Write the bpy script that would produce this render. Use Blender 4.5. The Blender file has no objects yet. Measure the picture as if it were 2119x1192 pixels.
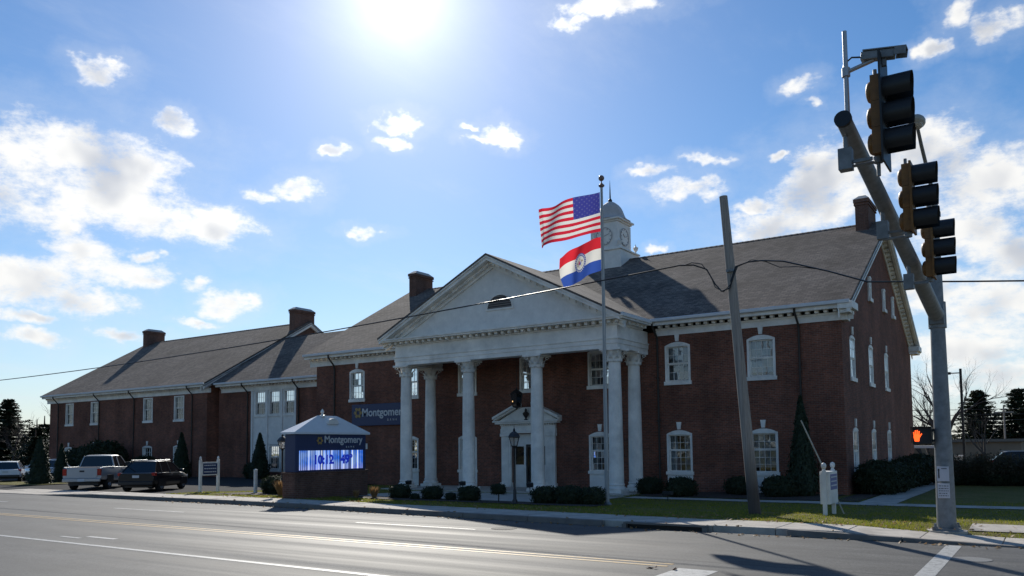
import bpy, bmesh, math, random
from math import sin, cos, pi, radians, sqrt, atan2
from mathutils import Vector, Matrix, noise
random.seed(7)
S = bpy.context.scene
COL = S.collection
# ------------------------------------------------------------------ camera
YAW, PIT, ROL, EYE = -0.58562363, 0.06803381, -0.01061691, 2.1
fw = Vector((sin(YAW)*cos(PIT), cos(YAW)*cos(PIT), sin(PIT)))
r0 = Vector((cos(YAW), -sin(YAW), 0)); u0 = r0.cross(fw)
rr = cos(ROL)*r0 + sin(ROL)*u0; uu = -sin(ROL)*r0 + cos(ROL)*u0
cd = bpy.data.cameras.new('camera'); cam = bpy.data.objects.new('camera', cd); COL.objects.link(cam)
cam.matrix_world = Matrix(((rr.x, uu.x, -fw.x, 0), (rr.y, uu.y, -fw.y, 0), (rr.z, uu.z, -fw.z, EYE), (0, 0, 0, 1)))
cd.sensor_fit = 'HORIZONTAL'; cd.sensor_width = 36; cd.lens = 36*1680.718/2119
cd.shift_x = -(1066-1059.5)/2119; cd.shift_y = (809.28-596)/2119
cd.clip_start = 0.1; cd.clip_end = 6000
S.camera = cam
# ------------------------------------------------------------------ light, sky, exposure
SUN_EL, SUN_AZ = radians(30.0), radians(-41.6)          # azimuth from +Y towards +X
SUN = Vector((sin(SUN_AZ)*cos(SUN_EL), cos(SUN_AZ)*cos(SUN_EL), sin(SUN_EL)))
sl = bpy.data.lights.new('sun', 'SUN'); so = bpy.data.objects.new('sun', sl); COL.objects.link(so)
sl.energy = 5.0; sl.angle = radians(0.55); sl.color = (1.0, 0.95, 0.86)
so.rotation_euler = SUN.to_track_quat('Z', 'Y').to_euler(); so.location = SUN*60
S.view_settings.view_transform = 'Standard'; S.view_settings.look = 'None'
S.view_settings.exposure = 0.0; S.view_settings.gamma = 1.0; S.view_settings.use_curve_mapping = False
S.render.engine = 'CYCLES'
S.cycles.use_denoising = True
S.cycles.max_bounces = 8; S.cycles.transparent_max_bounces = 12
S.cycles.sample_clamp_indirect = 6.0
W = bpy.data.worlds.new('World'); S.world = W; W.use_nodes = True
W.cycles.sampling_method = 'MANUAL'; W.cycles.sample_map_resolution = 512
# fair weather clouds: centre azimuth, elevation and half sizes in degrees
CLOUDS = [(-62.5,17.8,5.78,2.41), (-59.8,17.6,3.83,2.14), (-64.8,15.5,3.76,1.92), (-60.3,16.1,4.74,1.99), (-58.6,15.1,3.57,1.53), (-56.0,14.4,1.95,1.34), (-54.0,14.3,2.95,1.34), (-61.6,12.4,3.07,1.68), (-59.7,11.4,3.49,1.2), (-64.7,10.0,3.17,1.81), (-61.8,9.7,2.74,1.36), (-58.2,11.0,1.88,0.74), (-64.6,6.7,1.94,0.58), (-64.3,8.0,1.68,0.48), (-63.0,14.0,1.74,0.95), (-61.5,23.1,1.66,0.83), (-56.5,20.6,1.24,0.76), (-51.1,16.7,1.46,0.61), (-48.9,17.3,1.6,0.86), (-53.7,9.8,2.0,0.84), (-55.0,10.8,1.05,0.48), (-55.1,8.7,1.47,0.35), (-58.0,12.6,0.95,0.47), (-59.3,7.4,1.84,0.51), (-41.7,21.9,1.58,0.67), (-42.6,21.6,1.12,0.34), (-42.1,20.7,1.13,0.48), (-34.6,21.4,1.61,0.61), (-35.5,21.0,1.53,0.31), (-36.8,21.7,0.77,0.24), (-46.3,19.9,0.91,0.41), (-44.1,14.8,1.29,0.36), (-20.6,19.1,2.11,0.41), (-23.6,18.7,1.49,0.41), (-22.0,17.3,2.2,0.83), (-20.3,17.2,1.81,0.62), (-13.5,22.8,1.12,0.63), (-12.6,21.8,0.67,0.25), (-15.1,18.8,0.52,0.4), (-16.8,15.9,1.57,0.34), (-15.6,14.4,3.21,1.25), (-13.0,15.7,2.77,1.92), (-11.8,17.4,3.08,2.38), (-9.4,18.0,2.97,2.0), (-5.7,17.7,3.41,2.26), (-2.9,15.5,3.81,2.24), (-4.0,13.1,4.48,1.97), (-2.0,11.4,2.86,1.95), (-5.5,9.7,3.67,1.7), (-2.7,8.0,3.46,2.32), (-4.3,5.5,4.16,1.69), (-2.4,3.9,2.85,1.33), (-5.2,3.4,2.04,0.66), (-5.3,23.7,0.9,0.44), (-1.7,24.2,1.95,0.84), (-4.0,25.3,1.17,1.13), (-26.1,28.9,3.56,0.63), (-29.3,28.2,1.54,0.47), (-23.4,13.5,0.74,0.32)]
def build_world():
    nt = W.node_tree; nt.nodes.clear(); N = nt.nodes; L = nt.links
    def nd(t, **k):
        n = N.new(t)
        for a, b in k.items(): setattr(n, a, b)
        return n
    def con(n, i, v):
        if hasattr(v, 'is_output') : L.new(v, n.inputs[i])
        else: n.inputs[i].default_value = v
    def ma(op, a, b=None, c=None, clamp=False):
        n = nd('ShaderNodeMath', operation=op, use_clamp=clamp); con(n, 0, a)
        if b is not None: con(n, 1, b)
        if c is not None: con(n, 2, c)
        return n.outputs[0]
    def vm(op, a, b=None, c=None, out=0):
        n = nd('ShaderNodeVectorMath', operation=op); con(n, 0, a)
        if b is not None: con(n, 1, b)
        if c is not None: con(n, 2, c)
        return n.outputs[out]
    def noi(v, scale, det=5, rough=.55, dim='3D'):
        n = nd('ShaderNodeTexNoise', noise_dimensions=dim); con(n, 'Vector', v)
        n.inputs['Scale'].default_value = scale; n.inputs['Detail'].default_value = det; n.inputs['Roughness'].default_value = rough
        return n
    def mr(v, a, b, c=0., d=1., smooth=True):
        n = nd('ShaderNodeMapRange', interpolation_type='SMOOTHSTEP' if smooth else 'LINEAR'); con(n, 0, v)
        for i, q in enumerate((a, b, c, d)): n.inputs[i+1].default_value = q
        return n.outputs[0]
    def mix(f, a, b, blend='MIX'):
        n = nd('ShaderNodeMix', data_type='RGBA', blend_type=blend); con(n, 0, f); con(n, 6, a); con(n, 7, b)
        return n.outputs[2]
    tc = nd('ShaderNodeTexCoord').outputs['Generated']
    sky = nd('ShaderNodeTexSky', sky_type='NISHITA', sun_disc=False, sun_elevation=SUN_EL, sun_rotation=SUN_AZ,
             altitude=150, air_density=1.0, dust_density=0.14, ozone_density=2.0)
    sx = nd('ShaderNodeSeparateXYZ'); L.new(tc, sx.inputs[0]); x, y, z = sx.outputs
    az = ma('MULTIPLY', ma('ARCTAN2', x, y), 180/pi); el = ma('MULTIPLY', ma('ARCSINE', z), 180/pi)
    uv = nd('ShaderNodeCombineXYZ'); L.new(az, uv.inputs[0]); L.new(el, uv.inputs[1]); uv = uv.outputs[0]
    warp = noi(uv, .28, 4, .62)
    wv = vm('MULTIPLY', vm('SUBTRACT', warp.outputs['Color'], (.5, .5, .5)), (4.6, 2.6, 0))
    p = vm('ADD', uv, wv)
    m = None
    for (a, e, ra, re) in CLOUDS:
        q = vm('MULTIPLY', vm('SUBTRACT', p, (a, e, 0)), (1/ra, 1/re, 0))
        d = vm('DOT_PRODUCT', q, q, out=1)
        m = d if m is None else ma('SMOOTH_MIN', m, d, .25)
    # scattered cumulus over the rest of the sky dome
    zz = ma('ADD', ma('MAXIMUM', z, 0.0), .10)
    pl = nd('ShaderNodeCombineXYZ'); L.new(ma('DIVIDE', x, zz), pl.inputs[0]); L.new(ma('DIVIDE', y, zz), pl.inputs[1]); pl = pl.outputs[0]
    far = noi(pl, .75, 2, .5).outputs[0]
    away = mr(vm('DOT_PRODUCT', tc, tuple(Vector((sin(YAW), cos(YAW), .18)).normalized()), out=1), .70, .80, 0., 1.)
    gen = ma('ADD', mr(far, .58, .74, 1.8, .2), ma('MULTIPLY', away, 2.0))
    m0 = m; m = ma('MINIMUM', m, gen)
    st_ = vm('MULTIPLY', uv, (.72, 1.25, 1))
    fb = noi(st_, .34, 9, .66).outputs[0]; fb2 = noi(st_, 1.5, 6, .68).outputs[0]
    nz = ma('ADD', ma('MULTIPLY', ma('SUBTRACT', fb, .5), 4.6), ma('MULTIPLY', ma('SUBTRACT', fb2, .5), 1.2))
    dens = ma('ADD', ma('SUBTRACT', .95, ma('MINIMUM', m, 4.0)), nz)
    alpha = mr(dens, -.35, 1.10)
    thin = ma('MULTIPLY', mr(ma('ADD', ma('SUBTRACT', 1.0, ma('MULTIPLY', ma('MINIMUM', m0, 20.0), .30)), ma('MULTIPLY', ma('SUBTRACT', fb, .5), 3.0)), -.75, 1.4), .24)
    # thin high veil
    cir = noi(vm('MULTIPLY', pl, (1.3, .55, 1)), 1.1, 7, .68).outputs[0]
    veil = ma('MAXIMUM', ma('MULTIPLY', mr(cir, .50, .82), .30), thin)
    # angle from the sun
    ca = vm('DOT_PRODUCT', vm('NORMALIZE', tc), tuple(SUN), out=1)
    ang = ma('MULTIPLY', ma('ARCCOSINE', ma('MINIMUM', ca, .99999)), 180/pi)
    g1 = ma('POWER', 2.718, ma('MULTIPLY', ang, -1/2.6)); g2 = ma('POWER', 2.718, ma('MULTIPLY', ang, -1/9.))
    hsv = nd('ShaderNodeHueSaturation'); hsv.inputs['Saturation'].default_value = 1.28; hsv.inputs['Value'].default_value = 1.0
    L.new(sky.outputs[0], hsv.inputs['Color'])
    tint = nd('ShaderNodeVectorMath', operation='MULTIPLY'); L.new(hsv.outputs[0], tint.inputs[0]); tint.inputs[1].default_value = (1.04, 1.04, 1.09)
    hz = mr(el, -1.0, 13.0, .62, 0.)
    skyc = mix(hz, tint.outputs[0], (HAZE_K*.66, HAZE_K*.81, HAZE_K*1.0, 1))
    # the cloud's thick middle is grey (lit from behind), its edges glow
    soft = noi(vm('ADD', uv, (3.1, 7.7, 0)), .15, 3, .55).outputs[0]
    thick = mr(ma('ADD', ma('SUBTRACT', 1.0, m), ma('MULTIPLY', ma('SUBTRACT', soft, .5), 4.2)), .55, 1.65)
    K = CLOUD_K
    ccol = mix(thick, (1.0*K, .99*K, .96*K, 1), (.56*K, .59*K, .65*K, 1))
    fwd = ma('ADD', 1.0, ma('MULTIPLY', g2, .8))
    cs = nd('ShaderNodeVectorMath', operation='SCALE'); L.new(ccol, cs.inputs[0]); L.new(fwd, cs.inputs['Scale'])
    base = mix(veil, skyc, (.80*K, .85*K, .93*K, 1))
    col = mix(ma('MULTIPLY', alpha, .96), base, cs.outputs[0])
    glow = ma('ADD', ma('MULTIPLY', g1, GLOW1), ma('MULTIPLY', g2, GLOW2))
    gl = nd('ShaderNodeVectorMath', operation='SCALE'); gl.inputs[0].default_value = (1.0, .98, .95); L.new(glow, gl.inputs['Scale'])
    col = vm('ADD', col, gl.outputs[0])
    bg = nd('ShaderNodeBackground'); L.new(col, bg.inputs[0]); bg.inputs[1].default_value = SKY_STRENGTH
    out = nd('ShaderNodeOutputWorld'); L.new(bg.outputs[0], out.inputs[0])
SKY_STRENGTH, CLOUD_K, GLOW1, GLOW2, HAZE_K = 0.103, 9.6, 10.0, 3.2, 7.3
build_world()
# ------------------------------------------------------------------ helpers
WL = {}
class MB:
    def __init__(s): s.v = []; s.f = []; s.m = []; s.uv = None
    def add(s, vs, fs, mi=0):
        b = len(s.v); s.v += [tuple(v) for v in vs]; s.f += [tuple(b+i for i in f) for f in fs]; s.m += [mi]*len(fs); return s
    def box(s, x0, x1, y0, y1, z0, z1, mi=0):
        return s.add([(x0,y0,z0),(x1,y0,z0),(x1,y1,z0),(x0,y1,z0),(x0,y0,z1),(x1,y0,z1),(x1,y1,z1),(x0,y1,z1)],
                     [(0,3,2,1),(4,5,6,7),(0,1,5,4),(1,2,6,5),(2,3,7,6),(3,0,4,7)], mi)
    def hexa(s, p, mi=0):   # 8 points: bottom ring, top ring
        return s.add(p, [(0,3,2,1),(4,5,6,7),(0,1,5,4),(1,2,6,5),(2,3,7,6),(3,0,4,7)], mi)
    def prism(s, poly, a, b, axis='y', mi=0):
        n = len(poly)
        def P(p, t): return (p[0], t, p[1]) if axis == 'y' else ((t, p[0], p[1]) if axis == 'x' else (p[0], p[1], t))
        return s.add([P(p, a) for p in poly]+[P(p, b) for p in poly],
                     [tuple(range(n))[::-1], tuple(range(n, 2*n))]+[(i, (i+1) % n, n+(i+1) % n, n+i) for i in range(n)], mi)
    def cyl(s, p0, p1, r0, r1=None, n=12, caps=True, mi=0):
        r1 = r0 if r1 is None else r1; p0 = Vector(p0); p1 = Vector(p1); d = (p1-p0)
        a = d.orthogonal().normalized(); b = d.normalized().cross(a)
        vs = [p0+(a*cos(2*pi*i/n)+b*sin(2*pi*i/n))*r0 for i in range(n)]+[p1+(a*cos(2*pi*i/n)+b*sin(2*pi*i/n))*r1 for i in range(n)]
        fs = [(i, (i+1) % n, n+(i+1) % n, n+i) for i in range(n)]
        if caps: fs += [tuple(range(n))[::-1], tuple(range(n, 2*n))]
        return s.add(vs, fs, mi)
    def tube(s, pts, rad, n=6, mi=0):
        pts = [Vector(p) for p in pts]; rad = rad if hasattr(rad, '__len__') else [rad]*len(pts); vs = []; fs = []; a = None
        for i, p in enumerate(pts):
            d = (pts[min(i+1, len(pts)-1)]-pts[max(i-1, 0)]).normalized()
            a = d.orthogonal().normalized() if a is None else (a-d*a.dot(d)).normalized()
            b = d.cross(a)
            vs += [p+(a*cos(2*pi*k/n)+b*sin(2*pi*k/n))*rad[i] for k in range(n)]
        for i in range(len(pts)-1):
            fs += [(i*n+k, i*n+(k+1) % n, (i+1)*n+(k+1) % n, (i+1)*n+k) for k in range(n)]
        fs += [tuple(range(n))[::-1], tuple(range((len(pts)-1)*n, len(pts)*n))]
        return s.add(vs, fs, mi)
    def lathe(s, prof, c=(0,0,0), n=20, mi=0, sq=False, rfun=None):
        vs = []; fs = []; k = len(prof)
        for (r, z) in prof:
            for i in range(n):
                t = 2*pi*(i+(.5 if sq else 0))/n; R = r*(1/cos(pi/n) if sq else 1)*(rfun(t, z) if rfun else 1)
                vs.append((c[0]+R*cos(t), c[1]+R*sin(t), c[2]+z))
        for j in range(k-1):
            fs += [(j*n+i, j*n+(i+1) % n, (j+1)*n+(i+1) % n, (j+1)*n+i) for i in range(n)]
        fs += [tuple(range(n))[::-1], tuple(range((k-1)*n, k*n))]
        return s.add(vs, fs, mi)
    def ball(s, c, r, n=10, mi=0):
        rx, ry, rz = r if hasattr(r, '__len__') else (r, r, r); m = n//2+1; vs = []; fs = []
        for j in range(m+1):
            ph = -pi/2+pi*j/m
            for i in range(n): vs.append((c[0]+rx*cos(ph)*cos(2*pi*i/n), c[1]+ry*cos(ph)*sin(2*pi*i/n), c[2]+rz*sin(ph)))
        for j in range(m): fs += [(j*n+i, j*n+(i+1) % n, (j+1)*n+(i+1) % n, (j+1)*n+i) for i in range(n)]
        return s.add(vs, fs, mi)
    def loft(s, secs, cap=True, mi=0, closed=True):
        n = len(secs[0]); vs = [p for q in secs for p in q]; fs = []
        for j in range(len(secs)-1):
            for i in range(n if closed else n-1): fs.append((j*n+i, j*n+(i+1) % n, (j+1)*n+(i+1) % n, (j+1)*n+i))
        if cap: fs += [tuple(range(n))[::-1], tuple(range((len(secs)-1)*n, len(secs)*n))]
        return s.add(vs, fs, mi)
    def mesh(s, name, mats, smooth=None, fix=True):
        me = bpy.data.meshes.new(name); me.from_pydata(s.v, [], s.f)
        for m in (mats if isinstance(mats, (list, tuple)) else [mats]): me.materials.append(m)
        if any(s.m): me.polygons.foreach_set('material_index', s.m)
        if fix:
            b = bmesh.new(); b.from_mesh(me); bmesh.ops.recalc_face_normals(b, faces=b.faces); b.to_mesh(me); b.free()
        if smooth is not None:
            me.polygons.foreach_set('use_smooth', [True]*len(me.polygons))
            if smooth < 170: me.set_sharp_from_angle(angle=radians(smooth))
        me.update(); return me
    def build(s, name, mats, parent=None, o=None, smooth=None, fix=True, local=False, bev=0):
        """vertices in world space; o = origin of the object (local=True: vertices are already relative to the parent)"""
        if not local:
            if o is None:
                o = tuple(WL[parent.name]) if parent is not None else (sum(v[0] for v in s.v)/len(s.v), sum(v[1] for v in s.v)/len(s.v), min(v[2] for v in s.v))
            s.v = [(v[0]-o[0], v[1]-o[1], v[2]-o[2]) for v in s.v]
        ob = bpy.data.objects.new(name, s.mesh(name, mats, smooth, fix)); COL.objects.link(ob)
        if parent is not None: ob.parent = parent
        if not local:
            WL[ob.name] = Vector(o); ob.location = Vector(o)-(WL[parent.name] if parent is not None else Vector((0,0,0)))
        if bev:
            m = ob.modifiers.new('bevel', 'BEVEL'); m.width = bev; m.segments = 2; m.limit_method = 'ANGLE'; m.angle_limit = radians(35)
        return ob
def tag(o, label=None, cat=None, group=None, kind=None):
    for k, v in (('label', label), ('category', cat), ('group', group), ('kind', kind)):
        if v: o[k] = v
    return o
def empty(name, loc, label, cat, group=None, rz=0):
    e = bpy.data.objects.new(name, None); COL.objects.link(e); e.location = loc; e.rotation_euler.z = rz; e.empty_display_size = .3
    WL[e.name] = Vector(loc); return tag(e, label, cat, group)
def kids(o): return [c for c in COL.objects if c.parent == o]
CH = {}
def link_copy(o, parent=None, loc=None, rz=None, scale=None):
    c = o.copy(); COL.objects.link(c); c.parent = parent
    if loc is not None: c.location = loc
    if rz is not None: c.rotation_euler.z = rz
    if scale is not None: c.scale = scale
    WL[c.name] = Vector(c.location)
    for ch in o.children:
        k = ch.copy(); COL.objects.link(k); k.parent = c
        for g in ch.children:
            q = g.copy(); COL.objects.link(q); q.parent = k
    return c
# ------------------------------------------------------------------ materials
def mat(name, col=(.5,.5,.5), rough=.6, metal=0., spec=.5, var=0., vscale=3., bump=0., bscale=30., emit=None, es=0., dirt=None, coat=0.):
    m = bpy.data.materials.new(name); m.use_nodes = True; nt = m.node_tree; b = nt.nodes['Principled BSDF']
    b.inputs['Base Color'].default_value = (*col, 1); b.inputs['Roughness'].default_value = rough
    b.inputs['Metallic'].default_value = metal; b.inputs['Specular IOR Level'].default_value = spec
    if coat: b.inputs['Coat Weight'].default_value = coat; b.inputs['Coat Roughness'].default_value = .05
    if emit: b.inputs['Emission Color'].default_value = (*emit, 1); b.inputs['Emission Strength'].default_value = es
    if var or bump:
        g = nt.nodes.new('ShaderNodeNewGeometry')
    if var:
        n = nt.nodes.new('ShaderNodeTexNoise'); n.inputs['Scale'].default_value = vscale; n.inputs['Detail'].default_value = 6; n.inputs['Roughness'].default_value = .65
        nt.links.new(g.outputs['Position'], n.inputs['Vector'])
        r = nt.nodes.new('ShaderNodeMapRange'); r.inputs[1].default_value = .3; r.inputs[2].default_value = .7; r.inputs[3].default_value = 1-var; r.inputs[4].default_value = 1+var*.6
        nt.links.new(n.outputs[0], r.inputs[0])
        mx = nt.nodes.new('ShaderNodeMix'); mx.data_type = 'RGBA'; mx.blend_type = 'MULTIPLY'; mx.inputs[0].default_value = 1
        mx.inputs[6].default_value = (*col, 1); nt.links.new(r.outputs[0], mx.inputs[7]); nt.links.new(mx.outputs[2], b.inputs['Base Color'])
    if bump:
        n2 = nt.nodes.new('ShaderNodeTexNoise'); n2.inputs['Scale'].default_value = bscale; n2.inputs['Detail'].default_value = 4
        nt.links.new(g.outputs['Position'], n2.inputs['Vector'])
        bp = nt.nodes.new('ShaderNodeBump'); bp.inputs['Strength'].default_value = bump; bp.inputs['Distance'].default_value = .02
        nt.links.new(n2.outputs[0], bp.inputs['Height']); nt.links.new(bp.outputs[0], b.inputs['Normal'])
    return m
class NT:
    def __init__(s, name):
        s.m = bpy.data.materials.new(name); s.m.use_nodes = True; s.t = s.m.node_tree; s.b = s.t.nodes['Principled BSDF']; s.out = s.t.nodes['Material Output']
        g = s.n('ShaderNodeNewGeometry'); s.pos = g.outputs['Position']; s.nor = g.outputs['Normal']
    def n(s, t, **k):
        q = s.t.nodes.new(t)
        for a, b in k.items(): setattr(q, a, b)
        return q
    def c(s, n, i, v):
        if hasattr(v, 'is_output'): s.t.links.new(v, n.inputs[i])
        else: n.inputs[i].default_value = v
    def ma(s, op, a, b=None, c=None, clamp=False):
        n = s.n('ShaderNodeMath', operation=op, use_clamp=clamp); s.c(n, 0, a)
        if b is not None: s.c(n, 1, b)
        if c is not None: s.c(n, 2, c)
        return n.outputs[0]
    def sep(s, v): n = s.n('ShaderNodeSeparateXYZ'); s.c(n, 0, v); return n.outputs
    def comb(s, x, y, z=0.): n = s.n('ShaderNodeCombineXYZ'); s.c(n, 0, x); s.c(n, 1, y); s.c(n, 2, z); return n.outputs[0]
    def noise(s, v, sc, det=5, r=.55): n = s.n('ShaderNodeTexNoise'); s.c(n, 'Vector', v); n.inputs['Scale'].default_value = sc; n.inputs['Detail'].default_value = det; n.inputs['Roughness'].default_value = r; return n.outputs[0]
    def mr(s, v, a, b, c=0., d=1.):
        n = s.n('ShaderNodeMapRange'); s.c(n, 0, v)
        for i, q in enumerate((a, b, c, d)): n.inputs[i+1].default_value = q
        return n.outputs[0]
    def mix(s, f, a, b, bl='MIX'):
        n = s.n('ShaderNodeMix', data_type='RGBA', blend_type=bl); s.c(n, 0, f)
        s.c(n, 6, a if hasattr(a, 'is_output') else (*a, 1)); s.c(n, 7, b if hasattr(b, 'is_output') else (*b, 1)); return n.outputs[2]
    def bump(s, h, st=.5, d=.01): n = s.n('ShaderNodeBump'); n.inputs['Strength'].default_value = st; n.inputs['Distance'].default_value = d; s.c(n, 'Height', h); s.t.links.new(n.outputs[0], s.b.inputs['Normal'])
    def set(s, k, v): s.c(s.b, k, (*v, 1) if isinstance(v, tuple) and len(v) == 3 else v); return s
def wall_uv(t):
    x, y, z = t.sep(t.pos); nx, ny, nz = t.sep(t.nor)
    side = t.ma('GREATER_THAN', t.ma('ABSOLUTE', nx), .6)
    u = t.ma('ADD', t.ma('MULTIPLY', x, t.ma('SUBTRACT', 1.0, side)), t.ma('MULTIPLY', y, side))
    return u, z
def brick_mat(name, c1, c2, mortar):
    t = NT(name); u, z = wall_uv(t)
    b = t.n('ShaderNodeTexBrick'); t.c(b, 'Vector', t.comb(u, z)); b.inputs['Scale'].default_value = 1
    b.inputs['Brick Width'].default_value = .215; b.inputs['Row Height'].default_value = .076; b.inputs['Mortar Size'].default_value = .006
    b.inputs['Mortar Smooth'].default_value = .2; b.inputs['Bias'].default_value = 0
    b.inputs['Color1'].default_value = (*c1, 1); b.inputs['Color2'].default_value = (*c2, 1); b.inputs['Mortar'].default_value = (*mortar, 1)
    big = t.noise(t.pos, .5, 5, .6); stk_ = t.noise(t.comb(t.ma('MULTIPLY', u, 1.3), t.ma('MULTIPLY', z, .12)), 1.0, 4, .7)
    f = t.ma('MULTIPLY', t.mr(big, .3, .7, .68, 1.28), t.mr(stk_, .3, .7, .80, 1.14))
    fine = t.mr(t.noise(t.pos, 9, 3), .3, .7, .85, 1.15)
    col = t.mix(1.0, t.mix(1.0, b.outputs[0], f, 'MULTIPLY'), fine, 'MULTIPLY')
    t.set('Base Color', col).set('Roughness', .88).set('Specular IOR Level', .25)
    t.bump(t.ma('SUBTRACT', 1.0, b.outputs['Fac']), .6, .008); return t.m
def shingle_mat(name, c1, c2, axis='x'):
    t = NT(name); x, y, z = t.sep(t.pos)
    b = t.n('ShaderNodeTexBrick'); t.c(b, 'Vector', t.comb(x if axis == 'x' else y, t.ma('MULTIPLY', z, 2.05))); b.inputs['Scale'].default_value = 1
    b.inputs['Brick Width'].default_value = .31; b.inputs['Row Height'].default_value = .19; b.inputs['Mortar Size'].default_value = .016; b.inputs['Bias'].default_value = -.1
    b.inputs['Color1'].default_value = (*c1, 1); b.inputs['Color2'].default_value = (*c2, 1); b.inputs['Mortar'].default_value = tuple(q*.45 for q in c1)+(1,)
    f = t.mr(t.noise(t.pos, .35, 6, .7), .3, .7, .62, 1.32); g = t.mr(t.noise(t.pos, 14, 3), .3, .7, .8, 1.2)
    col = t.mix(1.0, t.mix(1.0, b.outputs[0], f, 'MULTIPLY'), g, 'MULTIPLY')
    t.set('Base Color', col).set('Roughness', .93).set('Specular IOR Level', .15); t.bump(t.ma('SUBTRACT', 1.0, b.outputs['Fac']), .5, .012); return t.m
M = {}
M['brick'] = brick_mat('red_brick', (.235, .084, .050), (.145, .056, .038), (.19, .155, .125))
M['brick2'] = brick_mat('brown_brick', (.17, .085, .06), (.125, .062, .046), (.17, .14, .12))
M['shingle'] = shingle_mat('asphalt_shingle', (.215, .172, .142), (.105, .088, .077))
M['shingle_y'] = shingle_mat('asphalt_shingle_side', (.165, .142, .128), (.12, .104, .095), 'y')
M['white'] = mat('white_trim_paint', (.84, .79, .715), .5, var=.26, vscale=1.1)
M['white2'] = mat('white_panel_paint', (.78, .745, .69), .55, var=.12, vscale=2.5)
M['gutter'] = mat('gutter_metal', (.72, .73, .74), .35, var=.08)
M['cement'] = mat('cement_wash', (.42, .41, .39), .85, var=.25, vscale=4, bump=.3)
M['dark'] = mat('dark_bronze_metal', (.028, .022, .020), .45)
M['black'] = mat('black_metal', (.012, .012, .013), .42)
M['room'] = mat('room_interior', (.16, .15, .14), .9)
M['curtain'] = mat('window_curtain', (.68, .68, .68), .9, var=.3, vscale=5)
M['blue'] = mat('sign_blue', (.024, .038, .105), .45, var=.06)
M['letter'] = mat('letter_white', (.58, .58, .58), .5)
M['gold'] = mat('emblem_gold', (.36, .23, .07), .5)
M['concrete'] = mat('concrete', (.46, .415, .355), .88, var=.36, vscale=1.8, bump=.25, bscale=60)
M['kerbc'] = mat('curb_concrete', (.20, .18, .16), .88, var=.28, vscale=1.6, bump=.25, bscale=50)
M['steel'] = mat('galvanised_steel', (.20, .21, .215), .55, metal=.2, var=.28, vscale=7, bump=.15, bscale=40)
M['signal'] = mat('signal_yellow', (.20, .085, .012), .55, var=.35, vscale=9)
M['visor'] = mat('signal_black', (.012, .013, .014), .5)
M['wood'] = None
M['bark'] = mat('tree_bark', (.085, .065, .05), .9, var=.3, vscale=4, bump=.5)
M['twig'] = mat('tree_twig', (.075, .058, .048), .9)
M['rubber'] = mat('tyre_rubber', (.015, .015, .015), .8)
M['rim'] = mat('wheel_alloy', (.38, .39, .40), .35, metal=.8)
M['redlamp'] = mat('tail_lamp_red', (.35, .012, .012), .15, coat=.6)
M['clearlamp'] = mat('lamp_glass', (.55, .55, .55), .1, coat=.6)
M['plate'] = mat('licence_plate', (.55, .57, .58), .5)
def glass_mat():
    t = NT('window_glass'); t.t.nodes.remove(t.b)
    fr = t.n('ShaderNodeFresnel'); fr.inputs['IOR'].default_value = 2.1
    bp = t.n('ShaderNodeBump'); bp.inputs['Strength'].default_value = .08; bp.inputs['Distance'].default_value = .05; t.c(bp, 'Height', t.noise(t.pos, 1.6, 2))
    gl = t.n('ShaderNodeBsdfGlossy'); gl.inputs['Roughness'].default_value = .03; gl.inputs['Color'].default_value = (.95, .97, 1, 1); t.t.links.new(bp.outputs[0], gl.inputs['Normal'])
    tr = t.n('ShaderNodeBsdfTransparent'); tr.inputs['Color'].default_value = (.62, .66, .66, 1)
    ms = t.n('ShaderNodeMixShader'); t.t.links.new(fr.outputs[0], ms.inputs[0]); t.t.links.new(tr.outputs[0], ms.inputs[1]); t.t.links.new(gl.outputs[0], ms.inputs[2]); t.t.links.new(ms.outputs[0], t.out.inputs[0]); return t.m
M['glass'] = glass_mat()
def carglass():
    t = NT('vehicle_glass'); t.set('Base Color', (.012, .014, .016)).set('Roughness', .03).set('Specular IOR Level', .6); return t.m
M['carglass'] = carglass()
def lampglass():
    t = NT('lantern_glass'); t.set('Base Color', (.75, .72, .66)).set('Roughness', .25).set('Transmission Weight', .55).set('Alpha', .75); return t.m
M['lampglass'] = lampglass()
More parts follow.
